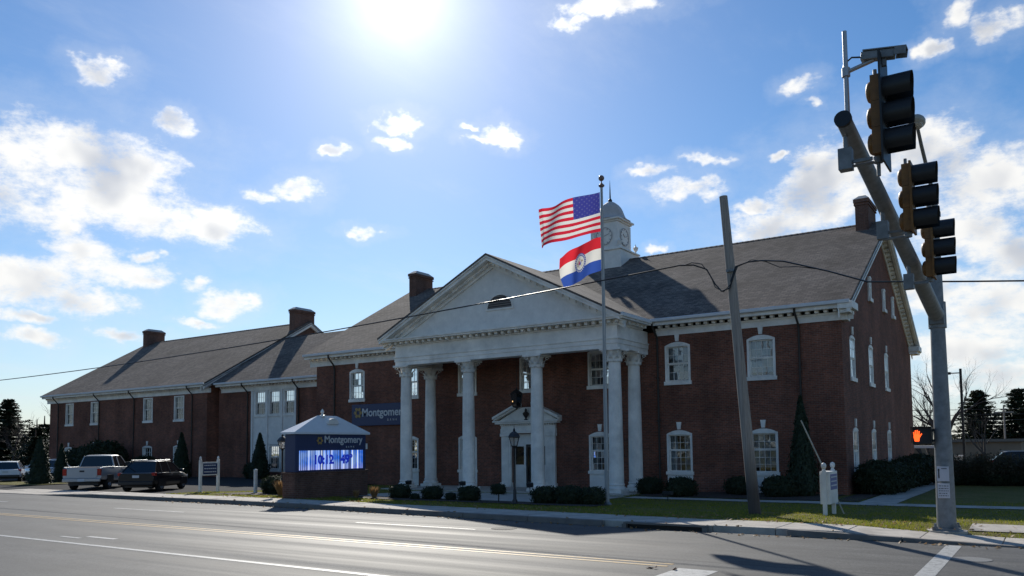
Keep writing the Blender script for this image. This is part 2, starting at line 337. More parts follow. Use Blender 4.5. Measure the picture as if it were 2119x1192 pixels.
def asphalt():
    t = NT('asphalt'); x, y, z = t.sep(t.pos)
    st = t.comb(t.ma('MULTIPLY', x, .035), t.ma('MULTIPLY', y, 1.5))
    streak = t.noise(st, 1.0, 4, .6); big = t.noise(t.pos, .25, 4); fine = t.ma('ADD', t.ma('MULTIPLY', t.noise(t.pos, 60, 2, .8), .5), t.ma('MULTIPLY', t.noise(t.pos, 17, 3, .8), .5)); mid = t.noise(t.comb(t.ma('MULTIPLY', x, .5), y), 2.3, 5, .7)
    # wheel tracks: darker between, per lane of 3.4 m
    ln = t.ma('SINE', t.ma('MULTIPLY', t.ma('SUBTRACT', y, 10.0), 2*pi/1.70))
    f = t.ma('ADD', t.mr(streak, .3, .7, .52, 1.45), t.ma('MULTIPLY', ln, .10))
    f = t.ma('MULTIPLY', f, t.mr(big, .3, .7, .88, 1.12)); f = t.ma('MULTIPLY', f, t.mr(fine, .34, .66, .35, 1.75)); f = t.ma('MULTIPLY', f, t.mr(mid, .3, .7, .74, 1.22))
    # tar seams along the lanes and a few cracks
    def seam(yy, w, am):
        d = t.ma('ABSOLUTE', t.ma('SUBTRACT', t.ma('ADD', y, t.ma('MULTIPLY', t.ma('SUBTRACT', t.noise(t.comb(x, 0.), .25, 3), .5), .25)), yy))
        return t.ma('MULTIPLY', t.mr(d, w*.4, w, 1., 0.), am)
    sm = None
    for yy, w, am in ((14.15, .10, .55), (17.1, .06, .35), (11.9, .05, .3), (18.3, .05, .3)):
        q = seam(yy, w, am); sm = q if sm is None else t.ma('MAXIMUM', sm, q)
    vo = t.n('ShaderNodeTexVoronoi', feature='DISTANCE_TO_EDGE'); t.c(vo, 'Vector', t.n('ShaderNodeVectorMath', operation='ADD').outputs[0])
    va = vo.inputs['Vector'].links[0].from_node; t.c(va, 0, t.comb(t.ma('MULTIPLY', x, .22), t.ma('MULTIPLY', y, .3)))
    nn = t.n('ShaderNodeTexNoise'); t.c(nn, 'Vector', t.pos); nn.inputs['Scale'].default_value = .9; t.t.links.new(nn.outputs['Color'], va.inputs[1])
    cr = t.ma('MULTIPLY', t.mr(vo.outputs[0], .0, .009, 1., 0.), t.mr(t.noise(t.pos, .18, 2), .44, .56, 0., .7))
    sm = t.ma('MAXIMUM', sm, cr)
    col = t.mix(1.0, (.068, .067, .064), f, 'MULTIPLY'); col = t.mix(sm, col, (.035, .034, .033))
    t.set('Base Color', col).set('Roughness', t.mr(streak, .3, .7, .66, .84)).set('Specular IOR Level', .35)
    t.bump(t.ma('ADD', fine, t.ma('MULTIPLY', t.noise(t.pos, 160, 2), .5)), .35, .006); return t.m
M['asphalt'] = asphalt()
M['lot'] = mat('parking_asphalt', (.042, .042, .043), .97, spec=.12, var=.3, vscale=1.2, bump=.3, bscale=90)
def paint(name, c):
    t = NT(name); w = t.noise(t.pos, 7, 5, .75); w2 = t.noise(t.pos, 60, 2)
    k = t.ma('MULTIPLY', t.mr(w, .34, .52, .12, 1.), t.mr(w2, .30, .55, .45, 1.))
    t.set('Base Color', t.mix(k, (.14, .138, .132), c)).set('Roughness', .6); return t.m
M['pwhite'] = paint('road_paint_white', (.42, .42, .40)); M['pyellow'] = paint('road_paint_yellow', (.44, .25, .035))
def soil():
    t = NT('lawn_soil'); a = t.noise(t.pos, .8, 5, .65); b = t.noise(t.pos, 12, 4, .7)
    c = t.mix(t.mr(a, .35, .65), (.15, .155, .03), (.23, .185, .07)); c = t.mix(t.mr(b, .35, .7), c, (.10, .09, .03))
    t.set('Base Color', c).set('Roughness', .95).set('Specular IOR Level', .1); t.bump(b, .8, .05); return t.m
M['soil'] = soil()
M['mulch'] = mat('bark_mulch', (.05, .035, .026), .95, var=.5, vscale=18, bump=.9, bscale=40)
def wood():
    t = NT('weathered_pole_wood'); x, y, z = t.sep(t.pos)
    g = t.noise(t.comb(t.ma('MULTIPLY', x, 30), t.ma('MULTIPLY', y, 30), t.ma('MULTIPLY', z, .7)), 1, 5, .7)
    c = t.mix(t.mr(g, .3, .7), (.19, .16, .135), (.40, .35, .30))
    c = t.mix(t.mr(z, .75, 2.1, .85, 0.), c, (.05, .035, .028))
    t.set('Base Color', c).set('Roughness', .9); t.bump(g, .6, .01); return t.m
M['wood'] = wood()
def leafmat(name, c1, c2, tr=.25):
    t = NT(name); oi = t.n('ShaderNodeObjectInfo'); a = t.noise(t.pos, 6, 3)
    c = t.mix(t.mr(a, .35, .65), c1, c2); t.set('Base Color', c).set('Roughness', .6).set('Specular IOR Level', .3)
    tl = t.n('ShaderNodeBsdfTranslucent'); t.c(tl, 'Color', c); ms = t.n('ShaderNodeMixShader'); ms.inputs[0].default_value = tr
    t.t.links.new(t.b.outputs[0], ms.inputs[1]); t.t.links.new(tl.outputs[0], ms.inputs[2]); t.t.links.new(ms.outputs[0], t.out.inputs[0]); return t.m
M['leaf'] = leafmat('shrub_leaf', (.020, .032, .012), (.040, .050, .022)); M['needle'] = leafmat('conifer_needle', (.018, .030, .013), (.032, .046, .02), .15)
M['dry'] = leafmat('dry_stem', (.30, .17, .07), (.36, .24, .12), .3); M['grass'] = leafmat('grass_blade', (.15, .20, .013), (.31, .275, .05), .55)
M['winter'] = leafmat('winter_brush', (.10, .075, .05), (.075, .075, .04), .2)
# ------------------------------------------------------------------ the ground, the road, the pavement
def yk(x):      # far kerb line of the road
    if x < -26: return 20.15
    if x < -8: return 20.15+(x+26)/18*(18.95-20.15)
    return 18.95
def lawn_z(x, y):
    y0 = yk(x)+1.75; t = min(max((y-y0)/(30.0-y0), 0), 1)
    e = .13 if x < -3.6 else (.13-min(1, (x+3.6)/1.9)*.125); e = e if t == 0 else e+(.13-e)*min(1, (y-y0)/1.6)
    return e-.19*t*t*(3-2*t)+.02*noise.noise((x*.35, y*.35, 0))
g = MB(); XS = [-3000, -800, -300, -120, 0, 60, 300, 800, 3000]; YS = [-3000, -600, -120, 60, 78, 96, 600, 3000]
g.add([(x, y, -.32 if y < 65 else (-.7 if y < 90 else -1.62)) for y in YS for x in XS], [(j*9+i, j*9+i+1, (j+1)*9+i+1, (j+1)*9+i) for j in range(7) for i in range(8)])
tag(g.build('ground', M['soil'], o=(0,0,-.32), fix=False), kind='structure')
rd = MB(); xs = [-900, -300, -120, -60, -44, -38]+[-38+2*i for i in range(1, 22)]+[14, 60, 300, 900]
rd.add([(x, -6.0, 0) for x in xs]+[(x, yk(x), 0) for x in xs], [(i, i+1, len(xs)+i+1, len(xs)+i) for i in range(len(xs)-1)])
road = tag(rd.build('road', M['asphalt'], o=(0,0,0), fix=False), kind='structure')
def strip(name, x0, x1, y0, y1, m, z=.004, parent=road):
    n = max(1, int((x1-x0)/4)); b = MB()
    b.add([(x0+(x1-x0)*i/n, y0, z) for i in range(n+1)]+[(x0+(x1-x0)*i/n, y1, z) for i in range(n+1)], [(i, i+1, n+2+i, n+1+i) for i in range(n)])
    return b.build(name, m, parent, fix=False)
strip('lane_line', -200, -5.9, 9.94, 10.08, M['pwhite'])
strip('center_line', -200, -5.7, 13.25, 13.36, M['pyellow']); strip('center_line', -200, -5.7, 13.52, 13.63, M['pyellow'])
for k in range(-14, 1): strip('lane_dash', -16.6+12.2*k, -12.4+12.2*k, 16.75, 16.86, M['pwhite'])
strip('stop_line', -5.45, -4.75, 6.7, 13.2, M['pwhite'])
strip('crosswalk_line', -1.95, -1.67, 4.0, 18.75, M['pwhite']); strip('crosswalk_line', 1.6, 1.88, 4.0, 18.75, M['pwhite'])
for a in ((-19.9, -18.7, 10.9, 11.05), (-20.6, -19.7, 10.62, 10.72)): strip('worn_marking', *a, M['pwhite'])
def manhole(x, y, r, m):
    b = MB(); b.cyl((x, y, .0), (x, y, .008), r, n=28); return b.build('manhole_cover', m, road)
M['iron'] = mat('cast_iron', (.04, .035, .032), .8, metal=.0, var=.3, vscale=20, bump=.5, bscale=60)
M['iron2'] = mat('worn_iron', (.16, .16, .155), .7, metal=.0, var=.2, vscale=20, bump=.5, bscale=60)
manhole(-11.9, 17.35, .33, M['iron']); manhole(-1.35, 16.7, .33, M['iron2'])
# kerb and pavement, piece by piece
kerb = empty('curb', (-20, 20, 0), None, None); tag(kerb, kind='structure')
walk = empty('sidewalk', (-20, 21, 0), None, None); tag(walk, kind='structure')
def quadbox(xa, xb, fa, fb, z0a, z1a, z0b, z1b):
    return [(xa, fa(xa), z0a), (xb, fa(xb), z0b), (xb, fb(xb), z0b), (xa, fb(xa), z0a), (xa, fa(xa), z1a), (xb, fa(xb), z1b), (xb, fb(xb), z1b), (xa, fb(xa), z1a)]
def kh(x):   # kerb height: lowered at the driveway and at the corner ramp
    if x < -40.5: return .02
    if x < -37.5: return .02+(x+40.5)/3*.13
    if x > -1.7: return .02
    if x > -3.6: return .15-(x+3.6)/1.9*.13
    return .15
x = -70.0
while x < 8:
    xb = x+2.4
    if not (x <= -8.5 < xb or -8.9 <= x < -7.6):
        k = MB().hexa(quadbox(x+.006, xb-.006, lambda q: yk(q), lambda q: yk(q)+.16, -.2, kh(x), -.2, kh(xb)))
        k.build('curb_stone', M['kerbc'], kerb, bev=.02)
    x = xb
x = -70.0; i = 0
while x < 8:
    xb = x+1.5; j = random.uniform(-.006, .006)
    s = MB().hexa(quadbox(x+.008, xb-.008, lambda q: yk(q)+.17, lambda q: yk(q)+1.75, -.2, kh(x)-.004+j, -.2, kh(xb)-.004+j))
    s.build('sidewalk_slab', M['concrete'], walk, bev=.012); x = xb
# storm drain set into the kerb
dr = empty('storm_drain', (-8.2, 19.0, 0), 'dark storm drain opening in the curb left of the utility pole', 'storm drain')
MB().box(-9.3, -7.1, 18.94, 19.12, .10, .155).build('lintel', M['kerbc'], dr, bev=.01)
MB().box(-9.3, -7.1, 19.06, 19.10, -.15, .10).build('opening', M['black'], dr)
MB().box(-9.34, -9.22, 18.94, 19.06, -.1, .1).build('jamb', M['kerbc'], dr); MB().box(-7.2, -7.08, 18.94, 19.06, -.1, .1).build('jamb', M['kerbc'], dr)
# lawn
def sheet(name, xs, ys, zf, m, ysf=None):
    b = MB(); nx = len(xs)
    b.add([(x, (ysf(x, y) if ysf else y), zf(x, (ysf(x, y) if ysf else y))) for y in ys for x in xs], [(j*nx+i, j*nx+i+1, (j+1)*nx+i+1, (j+1)*nx+i) for j in range(len(ys)-1) for i in range(nx-1)])
    return tag(b.build(name, m, o=(0,0,0), fix=False, smooth=180), kind='structure')
def lin(a, b, n): return [a+(b-a)*i/n for i in range(n+1)]
sheet('lawn', lin(-33.6, 10, 60), lin(0, 42, 60), lawn_z, M['soil'], lambda x, t: yk(x)+1.74+t)
sheet('side_lawn', lin(-180, -33.6, 30), lin(40, 60, 4), lambda x, y: -.12, M['soil'])
sheet('far_verge', lin(-180, -53, 30), lin(25.4, 28.2, 3), lambda x, y: .03+.04*noise.noise((x*.4, y, 3)), M['soil'])
sheet('parking_lot', lin(-180, -33.6, 20), lin(21.88, 40, 6), lambda x, y: .012 if y < 24 else -.02, M['lot'])
sheet('far_parking_lot', lin(-60, 10, 10), lin(58, 94, 6), lambda x, y: -.06-max(0, y-60)*.038, M['lot'])
sheet('cross_street', [6, 20], [20.2, 60, 140], lambda x, y: .16 if y < 30 else .1, M['asphalt'])
dz = lambda x, y: .022
sheet('driveway_apron', lin(-48, -38.6, 4), [21.86, 23.1], dz, M['concrete'])
def path(name, xs, ys, up=.02): return sheet(name, xs, ys, lambda x, y: lawn_z(x, y)+up, M['concrete'])
path('garden_walk', lin(-14.8, 10, 40), lin(30.2, 31.3, 3))
path('side_walk_path', lin(-6.0, -4.75, 3), lin(31.3, 58, 30))
path('entrance_plaza', lin(-26.5, -15.0, 20), lin(25.2, 31.0, 14))
path('corner_pad', lin(-1.75, 6, 10), lin(21.3, 22.4, 3))
def mulch(name, x0, x1, y0, y1, up=.03): return tag(sheet(name, lin(x0, x1, 12), lin(y0, y1, 5), lambda x, y: lawn_z(x, y)+up+.02*noise.noise((x*2, y*2, 1)), M['mulch']), kind='structure')
mulch('planting_bed', -15.0, -7.3, 31.6, 35.4); mulch('planting_bed', -6.95, -6.1, 31.6, 54.5); mulch('planting_bed', -31.4, -26.8, 23.0, 25.6); mulch('planting_bed', -24.2, -12.6, 23.4, 25.1)
# ------------------------------------------------------------------ the buildings
def wall_holes(x0, x1, z0, z1, holes, depth=.22):
    """wall in the xz plane, outside towards -y, with rectangular openings and their reveals"""
    xs = sorted({x0, x1, *[h[0] for h in holes], *[h[1] for h in holes]}); zs = sorted({z0, z1, *[h[2] for h in holes], *[h[3] for h in holes]}); b = MB()
    for i in range(len(xs)-1):
        for j in range(len(zs)-1):
            cx, cz = (xs[i]+xs[i+1])/2, (zs[j]+zs[j+1])/2
            if any(h[0] < cx < h[1] and h[2] < cz < h[3] for h in holes): continue
            b.add([(xs[i], 0, zs[j]), (xs[i+1], 0, zs[j]), (xs[i+1], 0, zs[j+1]), (xs[i], 0, zs[j+1])], [(0, 1, 2, 3)])
    for (a, c, d, e) in holes:
        for q in ([(a,0,d),(a,depth,d),(a,depth,e),(a,0,e)], [(c,0,d),(c,0,e),(c,depth,e),(c,depth,d)], [(a,0,e),(a,depth,e),(c,depth,e),(c,0,e)], [(a,0,d),(c,0,d),(c,depth,d),(a,depth,d)]):
            b.add(q, [(0, 1, 2, 3)])
    return b
def arch_pts(w, z, rise, n=8): return [(-w/2+w*i/n, z+rise*(1-(2*i/n-1)**2)) for i in range(n+1)]
WPROTO = {}
def make_window(kind):
    """kind: (width, spring height, arch rise, meeting rail, cols, rows below, rows above, panel height, keystone, split panes)
    local frame: x right, y into the wall, z up from the bottom of the opening"""
    w, h, rise, mid, cols, rl, ru, panel, key, split, cur = kind
    parts = []
    c = MB(); t = .10 if cur >= 0 else .075; pr_ = -.025 if cur >= 0 else -.008   # casing, standing just proud of the brick
    c.box(-w/2, -w/2+t, pr_, .16, panel, h); c.box(w/2-t, w/2, pr_, .16, panel, h)
    if rise > 0:
        top = arch_pts(w, h, rise); low = arch_pts(w-2*t, h-t*.6, .02)
        n = len(top)
        c.add([(p[0], y, p[1]) for y in (-.03, .16) for p in low]+[(p[0], y, p[1]) for y in (-.03, .16) for p in top],
              [f for i in range(n-1) for f in ((i, i+1, 2*n+i+1, 2*n+i), (n+i, 3*n+i, 3*n+i+1, n+i+1), (i, n+i, n+i+1, i+1), (2*n+i, 2*n+i+1, 3*n+i+1, 3*n+i))]
              + [(0, 2*n, 3*n, n), (n-1, 2*n-1, 4*n-1, 3*n-1)])
    else: c.box(-w/2, w/2, -.025, .16, h-t, h)
    parts.append(('casing', c, 'white'))
    s = MB(); s.box(-w/2-.05, w/2+.05, -.07, .16, panel-.13 if panel else -.17, panel+.02 if panel else .0); parts.append(('sill', s, 'white'))
    if panel:
        p = MB(); p.box(-w/2, w/2, .0, .16, .0, panel-.13); p.box(-w/2+.14, w/2-.14, -.015, .0, .14, panel-.27); parts.append(('panel', p, 'white2'))
    if key:
        k = MB(); z0 = h+rise+.03; k.prism([(-.075, z0), (.075, z0), (.115, z0+.34), (-.115, z0+.34)], -.06, .04); parts.append(('keystone', k, 'white'))
    gx0, gx1, gz0, gz1 = -w/2+t, w/2-t, panel+.02, h-t*.5
    sa = MB(); r = .045; DY = -.085 if cur < 0 else 0.
    for (za, zb, y) in ((gz0, mid, .11), (mid, gz1, .08)):
        sa.box(gx0, gx0+r, y, y+.035, za, zb); sa.box(gx1-r, gx1, y, y+.035, za, zb); sa.box(gx0+r, gx1-r, y, y+.035, za, za+r); sa.box(gx0+r, gx1-r, y, y+.035, zb-r, zb)
    mu = .008
    for i in range(1, cols):
        xx = gx0+r+(gx1-gx0-2*r)*i/cols
        sa.box(xx-mu, xx+mu, .112, .14, gz0+r, mid-r); sa.box(xx-mu, xx+mu, .082, .11, mid+r, gz1-r)
    for (za, zb, y, n) in ((gz0+r, mid-r, .115, rl), (mid+r, gz1-r, .085, ru)):
        for j in range(1, n): zz = za+(zb-za)*j/n; sa.box(gx0+r, gx1-r, y, y+.022, zz-mu, zz+mu)
    sa.v = [(v[0], v[1]+DY, v[2]) for v in sa.v]
    parts.append(('sash', sa, 'white'))
    for (za, zb, y, n) in ((gz0+r, mid-r, .128+DY, rl), (mid+r, gz1-r, .098+DY, ru)):
        if split:
            for i in range(cols):
                for j in range(n):
                    xa = gx0+r+(gx1-gx0-2*r)*i/cols+mu; xb = gx0+r+(gx1-gx0-2*r)*(i+1)/cols-mu; a = za+(zb-za)*j/n+mu; b_ = za+(zb-za)*(j+1)/n-mu
                    tl = random.uniform(-.003, .003); tz = random.uniform(-.003, .003)
                    g = MB().add([(xa, y-tl, a), (xb, y+tl, a), (xb, y+tl+tz, b_), (xa, y-tl+tz, b_)], [(0, 1, 2, 3)]); parts.append(('pane', g, 'glass'))
        else:
            g = MB().add([(gx0+r, y, za), (gx1-r, y, za), (gx1-r, y+.003, zb), (gx0+r, y+.003, zb)], [(0, 1, 2, 3)]); parts.append(('pane', g, 'glass'))
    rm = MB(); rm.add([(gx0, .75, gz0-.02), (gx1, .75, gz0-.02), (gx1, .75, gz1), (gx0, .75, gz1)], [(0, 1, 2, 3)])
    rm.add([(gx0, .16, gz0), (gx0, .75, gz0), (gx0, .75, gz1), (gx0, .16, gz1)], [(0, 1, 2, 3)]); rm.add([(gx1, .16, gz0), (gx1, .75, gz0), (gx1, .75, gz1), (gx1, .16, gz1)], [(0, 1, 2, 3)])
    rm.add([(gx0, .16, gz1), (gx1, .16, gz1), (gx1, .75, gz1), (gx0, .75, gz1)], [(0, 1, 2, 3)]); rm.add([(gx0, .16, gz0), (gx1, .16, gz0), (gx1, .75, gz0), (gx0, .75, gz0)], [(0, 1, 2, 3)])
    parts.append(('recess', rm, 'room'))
    if cur > 0:
        cu = MB()
        if cur == 1:     # side curtains, gathered
            for sgn in (-1, 1):
                n = 14; e = gx0 if sgn < 0 else gx1; wd = (gx1-gx0)*.30
                pts = [(e-sgn*wd*i/n, .30+.03*sin(i*2.1)) for i in range(n+1)]
                cu.add([(p[0], p[1], gz0) for p in pts]+[(p[0], p[1], gz1) for p in pts], [(i, i+1, n+2+i, n+1+i) for i in range(n)])
        else:            # blinds pulled most of the way
            n = 26; zb = gz0+(gz1-gz0)*(.12 if cur == 2 else .48)
            for j in range(n): za = zb+(gz1-zb)*j/n; cu.add([(gx0, .24, za), (gx1, .24, za), (gx1, .27, za+(gz1-zb)/n*.9), (gx0, .27, za+(gz1-zb)/n*.9)], [(0, 1, 2, 3)])
        parts.append(('curtain', cu, 'curtain'))
    return [(n, b.mesh(n, M[m]), m) for n, b, m in parts]
def window(parent, kind, x, y, z, rz=0., arched=True):
    if kind not in WPROTO: WPROTO[kind] = make_window(kind)
    ms = WPROTO[kind]; root = None; base = WL[parent.name]
    for i, (n, me, m) in enumerate(ms):
        ob = bpy.data.objects.new('window' if i == 0 else n, me); COL.objects.link(ob)
        if i == 0: ob.parent = parent; ob.location = Vector((x, y, z))-base; ob.rotation_euler.z = rz; root = ob
        else: ob.parent = root
    return root
def dentils(parent, segs, size, step, name='dentil_row'):
    """segs: list of (p0, p1, outward) rows of small blocks"""
    b = MB()
    for p0, p1, o in segs:
        p0 = Vector(p0); p1 = Vector(p1); d = p1-p0; n = max(1, int(d.length/step)); u = d.normalized(); o = Vector(o).normalized(); up = Vector((0, 0, 1))
        w, dp, h = size
        for i in range(n):
            c = p0+u*((i+.5)*d.length/n)
            b.hexa([c-u*w/2, c+u*w/2, c+u*w/2+o*dp, c-u*w/2+o*dp, c-u*w/2+up*h, c+u*w/2+up*h, c+u*w/2+o*dp+up*h, c-u*w/2+o*dp+up*h])
    return tag(b.build(name, M['white'], parent), kind='stuff')
def eave(parent, x0, x1, yw, yg, ztop, endL=0, endR=0):
    """box cornice along a front wall: frieze, soffit, corona, crown and gutter"""
    b = MB(); h = ztop
    b.box(x0, x1, yw-.04, yw+.02, h-.74, h-.40)                       # frieze board
    b.box(x0, x1, yw-.09, yw-.04, h-.48, h-.40)
    b.box(x0-.0, x1, yg+.16, yw+.02, h-.26, h-.20)                    # soffit
    b.box(x0, x1, yg+.08, yg+.18, h-.30, h-.08)                       # corona
    b.prism([(yg+.02, h-.10), (yg+.10, h-.22), (yg+.10, h-.04), (yg+.02, h-.04)], x0, x1, 'x')
    b.build('cornice', M['white'], parent)
    dentils(parent, [((x0+.1, yw-.05, h-.40), (x1-.1, yw-.05, h-.40), (0, -1, 0))], (.15, .26, .135), .37)
    gt = MB(); n = int((x1-x0)/3.2)+1
    for i in range(n):
        a = x0+(x1-x0)*i/n; c = x0+(x1-x0)*(i+1)/n
        gt.prism([(yg-.11, h-.02+.003*(i % 2)), (yg-.09, h-.13), (yg+.02, h-.15), (yg+.02, h-.01), (yg-.0, h-.01), (yg-.01, h-.11), (yg-.08, h-.10), (yg-.09, h+.003*(i % 2))], a+.002, c-.002, 'x')
    gt.build('gutter', M['gutter'], parent)
def downspout(parent, x, yw, yg, ztop, zb=-.2):
    b = MB(); b.tube([(x, yg+.02, ztop-.15), (x, yg+.05, ztop-.30), (x+.03, yw-.12, ztop-.78), (x+.03, yw-.07, ztop-.95), (x+.03, yw-.07, zb)], .05, 8)
    for z in (1.2, 3.2, 5.2): b.box(x-.05, x+.11, yw-.13, yw, z, z+.04)
    b.build('downspout', M['dark'], parent, smooth=40)
def gable_roof(parent, x0, x1, yf, yr, ze, zr, ym, m='shingle', th=.14):
    b = MB()
    b.hexa([(x0,yf,ze-th),(x1,yf,ze-th),(x1,ym,zr-th),(x0,ym,zr-th),(x0,yf,ze),(x1,yf,ze),(x1,ym,zr),(x0,ym,zr)])
    b.hexa([(x0,ym,zr-th),(x1,ym,zr-th),(x1,yr,ze-th),(x0,yr,ze-th),(x0,ym,zr),(x1,ym,zr),(x1,yr,ze),(x0,yr,ze)])
    r = b.build('roof', M[m], parent)
    c = MB(); n = int((x1-x0)/.3)
    for i in range(n):
        a = x0+(x1-x0)*i/n; e = a+(x1-x0)/n-.01
        for s in (-1, 1): c.hexa([(a, ym, zr+.0), (e, ym, zr+.012), (e, ym+s*.16, zr-.075), (a, ym+s*.16, zr-.087), (a, ym, zr+.018), (e, ym, zr+.03), (e, ym+s*.16, zr-.057), (a, ym+s*.16, zr-.069)])
    rc = c.build('ridge_cap', M[m], r); tag(rc, kind='stuff')
    return r
def rake(parent, x, ow, yf, yr, ze, zr, ym, wallx):
    """raking cornice on a gable end; ow=+1 faces +x; wallx is the brick face"""
    b = MB(); xa, xb = sorted((wallx+ow*.02, x))
    for (ya, za, yb, zb) in ((yf, ze, ym, zr), (ym, zr, yr, ze)):
        for (lo, hi, x0, x1) in ((.40, .15, min(x, x-ow*.07), max(x, x-ow*.07)), (.50, .18, *sorted((x-ow*.07, x-ow*.20))), (.28, .20, xa, xb), (.72, .28, *sorted((wallx, wallx+ow*.05)))):
            b.hexa([(x0, ya, za-lo), (x1, ya, za-lo), (x1, yb, zb-lo), (x0, yb, zb-lo), (x0, ya, za-hi), (x1, ya, za-hi), (x1, yb, zb-hi), (x0, yb, zb-hi)])
    b.build('raking_cornice', M['white'], parent)
    segs = []
    for (ya, za, yb, zb) in ((yf+.3, ze, ym, zr), (ym, zr, yr-.3, ze)):
        segs.append(((wallx+ow*.05, ya, za-.44), (wallx+ow*.05, yb, zb-.44), (ow, 0, 0)))
    dentils(parent, segs, (.15, .22, .14), .37, 'raking_dentil_row')
def chimney(parent, x0, x1, y0, y1, zb, zt):
    b = MB(); b.box(x0, x1, y0, y1, zb, zt-.30); b.box(x0-.05, x1+.05, y0-.05, y1+.05, zt-.52, zt-.44); b.box(x0-.07, x1+.07, y0-.07, y1+.07, zt-.38, zt-.20)
    c = b.build('chimney', M['brick2'], parent)
    d = MB(); a = .07; e = .30
    d.hexa([(x0-a,y0-a,zt-.20),(x1+a,y0-a,zt-.20),(x1+a,y1+a,zt-.20),(x0-a,y1+a,zt-.20),(x0+.14,y0+e,zt+.04),(x1-.14,y0+e,zt+.04),(x1-.14,y1-e,zt+.04),(x0+.14,y1-e,zt+.04)])
    d.build('chimney_cap', M['cement'], c)
    return c
K_UP = (1.24, 1.66, .17, .82, 4, 2, 2, 0, True, True, 2); K_LO = (1.24, 2.64, .17, 1.89, 4, 3, 2, .89, True, True, 1)
K_UPd = K_UP[:9]+(False, 2); K_SU = (1.08, 1.72, .13, .85, 3, 2, 2, 0, True, False, -1); K_SL = (1.08, 1.84, .13, .95, 3, 2, 2, 0, True, False, -1); K_AT = (.62, 1.0, .08, .5, 2, 1, 1, 0, False, False, -1)
K_W = (1.34, 1.92, 0, .95, 3, 2, 2, 0, False, False, 2); K_WL = (1.34, 1.75, .12, .9, 3, 2, 2, 0, True, False, 1)
# ---- main block with the portico
XL, XR, YW, YG, ZG, YM, ZR, YR = -38.45, -7.19, 35.46, 34.85, 7.95, 45.1, 13.55, 55.35
XC = -22.6
mb = empty('main_building', (XC, YW, 0), 'red brick two storey bank building with white columned portico, pediment and clock cupola', 'building')
fronts_u = [-14.45, -10.57, -18.55, -22.6, -26.65, -30.75, -34.95]; fronts_l = [-14.45, -10.57, -18.55, -26.65, -30.75, -34.95]
DX0, DX1, DZ = -23.75, -21.45, 2.75
holes = [(x-.62, x+.62, 5.04, 6.70) for x in fronts_u]+[(x-.62, x+.62, -.05, 2.62) for x in fronts_l]+[(DX0, DX1, -.1, DZ)]
w = wall_holes(XL, XR, -.6, 7.4, holes); w.v = [(v[0], v[1]+YW, v[2]) for v in w.v]
# side wall facing +x, local (u = y): openings
sideu = [37.42, 41.68, 45.95]
hs = [(u-.54, u+.54, 4.92, 6.64) for u in sideu]+[(u-.54, u+.54, .80, 2.64) for u in sideu]
w2 = wall_holes(YW, YR-.6, -.6, 7.4, hs)
w.add([(XR-v[1], v[0], v[2]) for v in w2.v], w2.f)
zg = lambda y: ZG-.1+(ZR-ZG)*(1-abs(y-YM)/(YM-YG))-.05
w.add([(XR, YW, 7.4), (XR, YR-.6, 7.4), (XR, YM, zg(YM))], [(0, 1, 2)])
w.add([(XL, YW, 7.4), (XL, YR-.6, 7.4), (XL, YM, zg(YM))], [(0, 2, 1)]); w.add([(XL, YW, -.6), (XL, YW, 7.4), (XL, YR-.6, 7.4), (XL, YR-.6, -.6)], [(0, 1, 2, 3)])
w.add([(XL, YR-.6, -.6), (XR, YR-.6, -.6), (XR, YR-.6, 7.4), (XL, YR-.6, 7.4)], [(0, 1, 2, 3)])
w.build('wall', M['brick'], mb, fix=False)
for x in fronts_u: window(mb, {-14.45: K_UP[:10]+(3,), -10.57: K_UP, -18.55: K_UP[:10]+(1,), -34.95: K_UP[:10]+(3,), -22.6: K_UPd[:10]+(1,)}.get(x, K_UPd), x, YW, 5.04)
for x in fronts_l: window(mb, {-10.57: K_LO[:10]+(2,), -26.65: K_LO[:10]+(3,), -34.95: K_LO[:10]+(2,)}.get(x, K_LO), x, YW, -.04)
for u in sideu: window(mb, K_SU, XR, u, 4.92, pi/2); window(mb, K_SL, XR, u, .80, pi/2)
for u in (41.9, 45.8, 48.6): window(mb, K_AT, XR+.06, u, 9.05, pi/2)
PXL, PXR, PYF = -29.66, -15.54, 31.65       # eaves of the portico
rf = gable_roof(mb, -39.06, -6.69, YG, YR, ZG, ZR, YM)
eave(mb, -39.0, PXL-.06, YW, YG, ZG); eave(mb, PXR+.06, -6.72, YW, YG, ZG)
rake(mb, -6.66, 1, YG, YR, ZG, ZR, YM, XR)
for (sg_) in (0, 1):
  rt = MB()
  if sg_ == 0: rt.box(-7.22, -6.62, YG-.02, YG+1.15, ZG-.36, ZG-.05); rt.box(-7.19, -6.75, YG+.1, YG+1.0, ZG-.52, ZG-.36); rt.box(-7.19, -6.95, YW-.1, YW+.55, ZG-.76, ZG-.52)
  else: rt.box(-7.22, -6.62, YR-1.15, YR+.02, ZG-.36, ZG-.05); rt.box(-7.19, -6.75, YR-1.1, YR-.1, ZG-.52, ZG-.36)
  rt.build('cornice_return', M['white'], mb, bev=.02)
for x in (-36.85, -15.45, -8.95): downspout(mb, x, YW, YG, ZG)
chimney(mb, -38.10, -37.50, 43.85, 45.75, 11.5, 14.72); chimney(mb, -8.06, -7.44, 44.0, 46.15, 11.5, 14.80)
